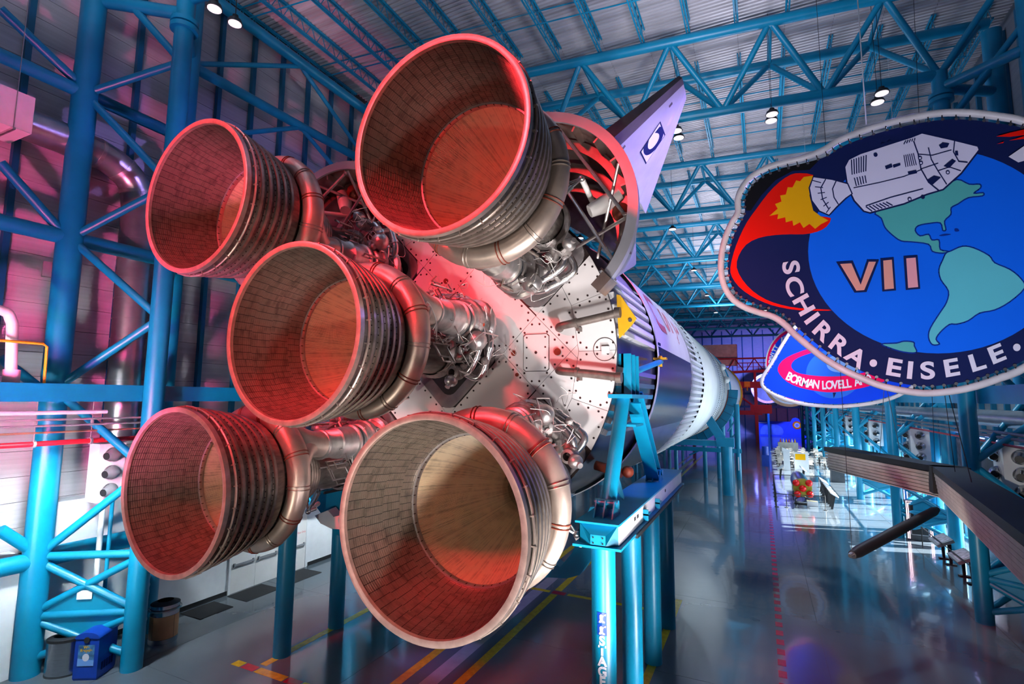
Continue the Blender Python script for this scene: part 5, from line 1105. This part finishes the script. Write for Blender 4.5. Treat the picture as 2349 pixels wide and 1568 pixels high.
# ================================================================== RIGHT SIDE
single('air_duct', MB().tube((16.5, 2, 7.08), (16.5, 66, 7.08), .33, n=20).sweep(bend([(16.5, 66, 7.08), (16.5, 67, 7.0), (16.5, 67.4, 6.4)], 4), .33, 16), 'duct', 'long silver round duct along the right wall under the box beam', 'duct')
for z, m, r, x, lab in ((6.62, 'grey', .06, 15.9, 'upper grey pipe below the silver duct on the right wall'), (6.45, 'grey', .06, 15.9, 'lower grey pipe below the silver duct on the right wall'), (6.25, 'crane', .045, 15.7, 'thin dark red pipe along the right wall')):
    single('wall_pipe', MB().tube((x, 2, z), (x, 66, z), r, n=8), m, lab, 'pipe', 'pipes along the right wall')
for i in range(4): diffuser(('nearest big', 'second', 'third', 'fourth')[i] + ' white box with round air jets on the right wall', 16.2, YR0 + BAY * (i + 1) + .2, 5.2, .9, .9, 1.95, -1, 'air diffusers')
for i, (y0, y1) in enumerate(((17.3, 20.2), (20.8, 25.0))):
    t = thing('wall_display', ('dark screen panel framed by white light strips beside the nearest right column', 'grey printed wall panel framed by light strips behind the right column')[i], 'display panel', (17.6, (y0 + y1) / 2, 2.5))
    part('panel_face', MB().box(17.55, 17.65, y0, y1, 2.5, 5.8), 'photo' if i else 'darkgrey', t, False)
    part('panel_frame', MB().box(17.5, 17.66, y0 - .15, y0, 2.4, 6.0).box(17.5, 17.66, y1, y1 + .15, 2.4, 6.0).box(17.5, 17.66, y0, y1, 5.8, 6.1), 'bluedark', t, False)
    part('light_strip', MB().box(17.47, 17.5, y1 - .02, y1 + .05, 2.4, 4.9), 'neonblue', t, False)
    for k in range(4): part('light_strip', MB().box(17.47, 17.5, y0 + .2 + k * (y1 - y0) / 4, y0 + .2 + (k + .75) * (y1 - y0) / 4, 6.0 + .12 * (k % 2), 6.04 + .12 * (k % 2)), 'neonblue', t, False)
KX, KY = 15.85, 24.0
K = thing('exhibit_kiosk', 'dark exhibit kiosk outlined in pink neon between the right columns', 'kiosk', (KX, KY, 0))
part('kiosk_body', MB().box(KX - .58, KX + .58, KY, KY + .5, .02, 2.15), 'darkgrey', K, False); part('kiosk_panel', MB().box(KX - .38, KX + .38, KY - .02, KY, .35, 1.95), 'black', K, False)
part('panel_border', MB().box(KX - .42, KX - .38, KY - .025, KY, .3, 1.45).box(KX + .38, KX + .42, KY - .025, KY, .3, 1.45).box(KX - .42, KX + .42, KY - .025, KY, .3, .34), 'grey', K, False)
for dx, zt in ((.56, 2.13), (.48, 2.03)):
    part('neon_outline', MB().sweep([(KX - dx, KY - .03, .1), (KX - dx, KY - .03, zt), (KX + dx, KY - .03, zt), (KX + dx, KY - .03, .1)], .018, 6), 'neon', K)
mb = MB()
for k in range(7): mb.box(KX - .3 + .02 * k, KX + .3 - .02 * k, KY - .03, KY - .02, 1.1 - .06 * k, 1.125 - .06 * k)
part('panel_text', mb, 'letter', K, False, True)
K2 = thing('neon_arch', 'tall blue neon arch behind the pink neon kiosk', 'neon arch', (16.2, 26.5, 0))
part('arch_frame', MB().box(15.7, 15.9, 26.5, 26.9, .02, 2.9).box(16.9, 17.1, 26.5, 26.9, .02, 2.9).box(15.7, 17.1, 26.5, 26.9, 2.9, 3.1), 'bluedark', K2, False)
for d in (0, .14): part('neon_outline', MB().sweep([(15.72 + d, 26.46, .1), (15.72 + d, 26.46, 3.05 - d), (17.05 - d, 26.46, 3.05 - d)], .02, 6), 'neonblue', K2)
for i, y in enumerate((19.9, 17.0)):
    t = thing('reader_desk', ('farther', 'nearer')[i] + ' tilted reading panel on two black legs beside the right column', 'reading panel', (15.85, y, 0), 'tilted reading panels')
    part('desk_top', MB().obox((15.8, y, 1.0), (.32, 0, .16), (0, .75, 0), (-.03, 0, .06)), 'grey', t, False)
    part('desk_print', MB().obox((15.77, y, 1.068), (.24, 0, .12), (0, .6, 0), (-.001, 0, .002)), 'photo', t, False)
    for dy in (-.55, .55): part('desk_leg', MB().prism([(15.9, y + dy, .95), (16.05, y + dy, .95), (16.05, y + dy, .05), (15.95, y + dy, .05)], (0, .1, 0)).box(15.8, 16.2, y + dy - .06, y + dy + .16, 0, .05), 'black', t, False)
single('hand_rail', MB().tube((15.6, 14.5, 1.05), (15.6, 22.5, 1.05), .025, n=8).tube((15.6, 14.5, 0), (15.6, 14.5, 1.05), .025, n=8).tube((15.6, 22.5, 0), (15.6, 22.5, 1.05), .025, n=8), 'black', 'thin black rail behind the tilted reading panels', 'rail')
for i, (y, z, m) in enumerate(((18.0, 1.9, 'screenblue'), (15.8, 1.7, 'screenblue'), (21.0, 2.2, 'photo'))):
    single('info_board', MB().box(18.14, 18.2, y - .7, y + .7, z - .8, z + .8), m, ('blue printed board on the right wall behind the tilted panels', 'blue printed board on the right wall nearest the camera', 'grey printed board on the right wall beside the kiosk')[i], 'board', 'printed boards on the right wall', smooth=False)
# hanging bent truss panel
WG = thing('hanging_boom', 'long bent dark boom with cream slatted sides hanging from wires over the floor', 'boom', (13.0, 8, 4.9))
segs = [((12.2, -3.0, 5.35), (13.75, 9.6, 5.35)), ((13.75, 9.6, 5.35), (11.15, 16.2, 5.35))]
for a, b in segs:
    a, b = Vector(a), Vector(b); d = (b - a).normalized(); n_ = Vector((d.y, -d.x, 0)); L2 = (b - a).length / 2; m_ = (a + b) / 2
    part('boom_top', MB().obox(m_ + Vector((0, 0, .10)), d * L2, n_ * .46, Vector((0, 0, .10))), 'black', WG, False)
    part('boom_core', MB().obox(m_ - Vector((0, 0, .40)), d * L2, n_ * .30, Vector((0, 0, .40))), 'darkgrey', WG, False)
    for s in (-1, 1):
        for k in range(6): part('slat', MB().obox(m_ + n_ * s * (.40 - .014 * k) + Vector((0, 0, -.09 - .125 * k)), d * L2, n_ * .03, Vector((0, 0, .052))), 'cream', WG, False)
    part('boom_underside', MB().obox(m_ - Vector((0, 0, .83)), d * L2, n_ * .32, Vector((0, 0, .02))), 'offwhite', WG, False)
part('boom_joint', MB().obox((13.75, 9.6, 5.1), (.52, 0, 0), (0, .25, 0), (0, 0, .45)), 'black', WG, False)
for a, b in (((12.9, 11.8, 5.5), (12.6, 12.2, 8.6)), ((12.4, 13.0, 5.5), (12.6, 12.2, 8.6)), ((13.5, 8.0, 5.5), (13.2, 7.4, 9.0)), ((13.2, 5.5, 5.5), (13.2, 7.4, 9.0))): part('hanger_wire', MB().tube(a, b, .012, n=4), 'black', WG)
ta, tb = at(1955, 1272, z=3.0), at(2150, 1168, z=3.9)
TB = thing('hanging_tube', 'black cylinder hanging aslant in front of the neon kiosk', 'cylinder', ta)
part('tube_body', MB().sweep([ta, ta.lerp(tb, .06), ta.lerp(tb, .5), ta.lerp(tb, .95), tb], [.12, .17, .17, .15, .09], 18), 'black', TB)
part('end_cap', MB().tube(ta, ta + (ta - tb).normalized() * .12, .1, .06, 14), 'chrome', TB); part('side_plate', MB().obox(ta.lerp(tb, .75) + Vector((0, -.17, 0)), (tb - ta) * .08, (0, .01, 0), (0, 0, .05)), 'grey', TB, False)
part('hanger_wire', MB().tube(ta, ta + Vector((-.1, .1, 21.1)), .01, n=4), 'black', TB); part('hanger_wire', MB().tube(tb, tb + Vector((.6, .4, 20.2)), .01, n=4), 'black', TB)
# small model rocket on a stand inside a barrier
MR = thing('model_rocket', 'small model rocket lying on a stand with five red engine covers', 'model rocket', (10.65, 35, 0))
part('model_body', MB().lathe([(.30, 32.3), (.55, 32.5), (.62, 33.2), (.62, 36.5), (.5, 38.5), (.3, 39.3), (.01, 39.8)], 28, c=(10.65, 1.25)), 'skinmetal', MR)
part('model_collar', MB().lathe([(.05, 32.2), (.62, 32.25), (.66, 32.6), (.6, 32.7)], 28, c=(10.65, 1.25)), 'brass', MR)
for dx, dz in ((-.42, .38), (.42, .42), (0, 0), (-.36, -.42), (.46, -.38)):
    part('engine_cover', MB().ball((10.65 + dx, 31.95, 1.25 + dz), .24, 18, 12), 'redcover', MR); part('engine_cone', MB().lathe([(.25, 31.95), (.2, 32.3)], 16, c=(10.65 + dx, 1.25 + dz)), 'brass', MR)
for y in (32.8, 36.5): part('model_stand', MB().sweep([(10.2, y, .02), (10.2, y, .35), (10.65, y, .62), (11.1, y, .35), (11.1, y, .02)], .05, 8).box(10.1, 11.3, y - .3, y + .3, .0, .04), 'black', MR)
part('plinth', MB().box(10.9, 11.6, 32.0, 32.5, 0, .35), 'white', MR, False)
BA = thing('barrier', 'thin black rail barrier around the model rocket', 'barrier', (10.5, 36, 0))
cor = [(8.85, 30.6), (11.95, 30.9), (12.5, 42.0), (8.85, 41.5)]
for i in range(4):
    a, b = cor[i], cor[(i + 1) % 4]; part('rail', MB().tube((*a, .95), (*b, .95), .03, n=6), 'black', BA)
for a in cor + [(9.5, 30.7), (8.85, 33), (8.85, 35), (8.85, 37), (8.85, 39)]: part('post', MB().tube((*a, 0), (*a, .95), .03, n=6).tube((*a, 0), (*a, .02), .15, n=10), 'black', BA)
for i, y in enumerate((32.6, 35.6, 38.6)):
    t = thing('reader_desk', ('nearest', 'middle', 'farthest')[i] + ' tilted white reading panel along the model rocket barrier', 'reading panel', (12.6, y, 0), 'tilted reading panels')
    part('desk_top', MB().obox((12.6, y, 1.0), (.24, 0, -.15), (0, 1.2, 0), (.02, 0, .03)), 'white', t, False)
    for dy in (-1, 0, 1): part('desk_leg', MB().obox((12.5, y + dy, .48), (.07, 0, .0), (0, .06, 0), (.1, 0, .48)), 'black', t, False)
for i, x in enumerate((9.6, 11.6)):
    t = thing('reader_desk', ('left', 'right')[i] + ' tilted reading panel beyond the model rocket', 'reading panel', (x, 47, 0), 'tilted reading panels')
    s = 1 if i else -1
    part('desk_top', MB().obox((x, 47, 1.0), (.25, 0, -.2 * s), (0, 1.0, 0), (.02, 0, .03)), 'white', t, False)
    for dy in (-.6, .6): part('desk_leg', MB().obox((x, 47 + dy, .48), (.06, 0, 0), (0, .05, 0), (.06, 0, .48)), 'black', t, False)
# tables and chairs of the cafe corner
def table(x, y):
    t = thing('cafe_table', 'small pale cafe table in the sunlit seating area', 'table', (x, y, 0), 'cafe tables')
    part('table_top', MB().tube((x, y, .72), (x, y, .75), .48, n=14), 'cream', t); part('table_leg', MB().tube((x, y, 0), (x, y, .72), .05, n=8).tube((x, y, 0), (x, y, .03), .3, n=12), 'black', t); return t
def chair(x, y):
    t = thing('cafe_chair', 'pale cafe chair with thin dark legs in the sunlit seating area', 'chair', (x, y, 0), 'cafe chairs')
    part('seat', MB().box(x - .2, x + .2, y - .2, y + .2, .44, .48), 'cream', t, False); part('backrest', MB().box(x - .2, x + .2, y + .18, y + .22, .5, .92), 'cream', t, False)
    for a in (-.18, .18):
        for b in (-.18, .18): part('leg', MB().tube((x + a, y + b, 0), (x + a, y + b, .44), .018, n=5), 'black', t)
    return t
T0 = table(10.0, 58); C1 = chair(10.0, 57.05); k = 0
for i in range(4):
    for j in range(6):
        x, y = 9.8 + 1.6 * i + .25 * (j % 2), 57.5 + 3.3 * j
        tl = nth(i) + ' table from the left, ' + nth(j) + ' row'
        if i or j: copy_tree(T0, None, (x - 10.0, y - 58, 0), 'small pale sunlit cafe table, ' + tl)
        else: T0['label'] = 'small pale sunlit cafe table, ' + tl; T0.location = (x, y, 0); C1.location = (x, y - 1.12, 0); C1['label'] = 'pale cafe chair on the near side of the ' + tl
        for dx, dy, rz in ((0, -1.12, 0), (0, 1.12, pi)):
            if i or j or dy > 0:
                c = copy_tree(C1, None, (x + dx - 10.0, y + dy - 57.05, 0), 'pale cafe chair on the %s side of the ' % ('near' if dy < 0 else 'far') + tl); c.location = (x, y + dy, 0); c.rotation_euler.z = rz + random.uniform(-.3, .3)
single('menu_pillar', MB().box(10.1, 10.75, 53.3, 53.7, 0, 2.1).prism([(10.0, 53.25, 2.1), (10.85, 53.25, 2.1), (10.85, 53.25, 2.2), (10.0, 53.25, 2.5)], (0, .5, 0)), 'white', 'white pillar sign standing before the cafe tables', 'pillar', smooth=False)
CB = thing('service_counter', 'white service counter with an orange poster in the cafe area', 'counter', (11.9, 54.5, 0))
part('counter_body', MB().box(11.2, 12.6, 54.2, 55.0, 0, 1.1), 'white', CB, False); part('counter_poster', MB().box(11.3, 12.3, 54.17, 54.2, 1.15, 1.8), 'flamey', CB, False); part('counter_back', MB().box(11.2, 12.6, 54.2, 54.3, 1.1, 1.9), 'white', CB, False)
single('cabinet', MB().box(13.9, 15.0, 46.2, 47.2, 0, 1.1).box(13.8, 15.1, 46.1, 47.3, 1.1, 1.16), 'darkgrey', 'dark cabinet under the tip of the hanging boom', 'cabinet', smooth=False)
single('blue_box', MB().box(7.9, 8.7, 56.0, 56.8, 0, 1.3).tube((8.3, 56.4, 1.3), (8.3, 56.4, 2.3), .35, n=12), 'binblue', 'blue drinks cart standing on the open floor far down the hall', 'cart', smooth=False)
single('bar_counter', MB().box(10.2, 13.0, 80.0, 81.0, 0, 1.2), 'cream', 'beige bar counter behind the cafe tables', 'counter', smooth=False)
for i in range(6): single('bottle', MB().tube((10.6 + .4 * i, 80.4, 1.2), (10.6 + .4 * i, 80.4, 1.55), .12, n=8).tube((10.6 + .4 * i, 80.4, 1.55), (10.6 + .4 * i, 80.4, 1.75), .05, n=6), ('orange', 'white', 'yellow')[i % 3], ('first orange', 'first white', 'first yellow', 'second orange', 'second white', 'second yellow')[i] + ' container from the left on the beige bar counter', 'container', 'containers on the bar counter')
# far end of the hall
YE = 115.0
MU = thing('mural_wall', 'blue lit mural wall with a pale arch at the far end', 'mural', (11, YE, 0))
part('mural_board', MB().box(7.0, 15.3, YE, YE + .3, 0, 3.2), 'mural', MU, False)
part('mural_arch', MB().poly([(7.6 + 4.6 * (1 - cos(pi * i / 16)) / 2 * 1.0, YE - .02, .3 + 2.3 * sin(pi * i / 16) ** .6) for i in range(17)]), 'mural2', MU, False)
part('mural_title', MB().box(7.2, 9.0, YE - .04, YE, 2.75, 3.0), 'letter', MU, False)
TF = thing('blue_tail_board', 'blue rounded tail-shaped board with a yellow round emblem', 'board', (14, YE - 1.5, 0))
tp_ = [(11.6, 0), (13.6, 3.4), (13.9, 3.95), (14.5, 4.15), (15.1, 3.9), (15.3, 3.4), (15.4, 2.6), (16.0, 2.4), (16.6, 1.9), (16.7, 0)]
part('tail_board', MB().prism([(x, YE - 1.6, z) for x, z in tp_], (0, .3, 0)), 'mural', TF, False)
for r, m, o in ((.85, 'flame', .02), (.75, 'flamey', .03), (.5, 'letter', .04), (.3, 'lightblue', .05)): part('emblem_ring', MB().poly([(14.7 + r * cos(2 * pi * i / 28), YE - 1.6 - o, 2.55 + r * sin(2 * pi * i / 28)) for i in range(28)]), m, TF, False)
SG = thing('restroom_sign', 'dark green restroom sign with person and wheelchair symbols', 'sign', (17.2, 108, 1.5))
part('sign_board', MB().box(15.6, 18.1, 108, 108.2, 1.5, 4.0), 'greensign', SG, False)
part('person_mark', MB().box(16.2, 16.6, 107.96, 108, 2.4, 3.2).tube((16.4, 107.96, 3.4), (16.4, 108, 3.4), .17, n=12).box(16.27, 16.38, 107.96, 108, 1.9, 2.4).box(16.42, 16.53, 107.96, 108, 1.9, 2.4), 'letter', SG, False, True)
part('wheelchair_mark', MB().sweep([(17.3 + .35 * cos(q), 107.97, 2.35 + .35 * sin(q)) for q in (2 * pi * i / 20 for i in range(20))], .05, 6, closed=True).box(17.25, 17.35, 107.95, 107.99, 2.5, 3.1).box(17.25, 17.65, 107.95, 107.99, 2.5, 2.58), 'letter', SG, False, True)
RG = thing('red_gantry', 'dark red steel gantry with a yellow hook at the far end of the hall', 'gantry', (6.8, 95, 0))
for p, q, r in (((7.2, 95, 0), (7.2, 95, 11.2), .28), ((-4, 95, 0), (-4, 95, 11.2), .28)): part('gantry_post', MB().box(p[0] - r, p[0] + r, 94.7, 95.3, 0, q[2]), 'crane', RG, False)
for z0, z1 in ((10.0, 11.2), (5.0, 5.8)): part('gantry_beam', MB().box(-6, 8.2, 94.6, 95.4, z0, z1), 'crane', RG, False)
part('trolley_block', MB().box(6.2, 9.8, 94.3, 95.7, 5.3, 6.9), 'crane', RG, False); part('hook_block', MB().box(5.3, 6.3, 94.2, 94.6, 10.2, 11.2).tube((5.8, 94.4, 10.2), (5.8, 94.4, 9.5), .12, n=8), 'yellow', RG, False)
part('gantry_brace', MB().tube((4.0, 95, 8.8), (6.8, 95, 6.6), .16, n=8), 'crane', RG)
SA_ = thing('swing_arm', 'red latticed swing arm with a covered platform above the gantry', 'swing arm', (4, 93, 12.4))
for z in (12.8, 15.3): part('arm_chord', MB().box(-6, 9.2, 92.8, 93.1, z, z + .3), 'crane', SA_, False)
for i in range(9): part('arm_web', MB().tube((-6 + 1.65 * i, 92.9, 12.9 if i % 2 else 15.4), (-6 + 1.65 * (i + 1), 92.9, 15.4 if i % 2 else 12.9), .1, n=6), 'crane', SA_)
part('arm_floor', MB().prism([(-2, 92, 12.4), (9, 92, 13.0), (9, 92, 13.3), (-2, 92, 12.9)], (0, 2, 0)), 'crane', SA_, False); part('arm_post', MB().box(-4.2, -3.8, 92.9, 94.9, 11.1, 12.9).box(7.0, 7.4, 92.9, 94.9, 11.1, 13.0), 'crane', SA_, False); part('arm_cover', MB().box(-6, 4.3, 93.2, 95, 14.2, 18.2), 'cream', SA_, False)
for i in range(6): part('arm_railing', MB().box(4.2 + .9 * i, 4.3 + .9 * i, 92.5, 92.6, 13.2, 14.6), 'crane', SA_, False)
part('arm_rail', MB().box(4.2, 9.2, 92.5, 92.6, 14.5, 14.65).box(4.2, 9.2, 92.5, 92.6, 13.8, 13.9), 'crane', SA_, False)
ED = thing('engine_disc', 'large dark round engine end of a farther stage, beside the banners', 'engine', (9.2, 108, 7))
part('disc_post', MB().box(9.1, 9.5, 108.2, 108.8, 0, 8), 'bluedark', ED, False); part('disc_rim', MB().lathe([(2.6, 107.6), (3.1, 107.6), (3.1, 109), (2.6, 109)], 40, c=(9.3, 10.2), close=True), 'steel', ED); part('disc_face', MB().lathe([(2.65, 107.9), (1.5, 108.4), (.01, 108.6)], 40, c=(9.3, 10.2)), 'darkgrey', ED)
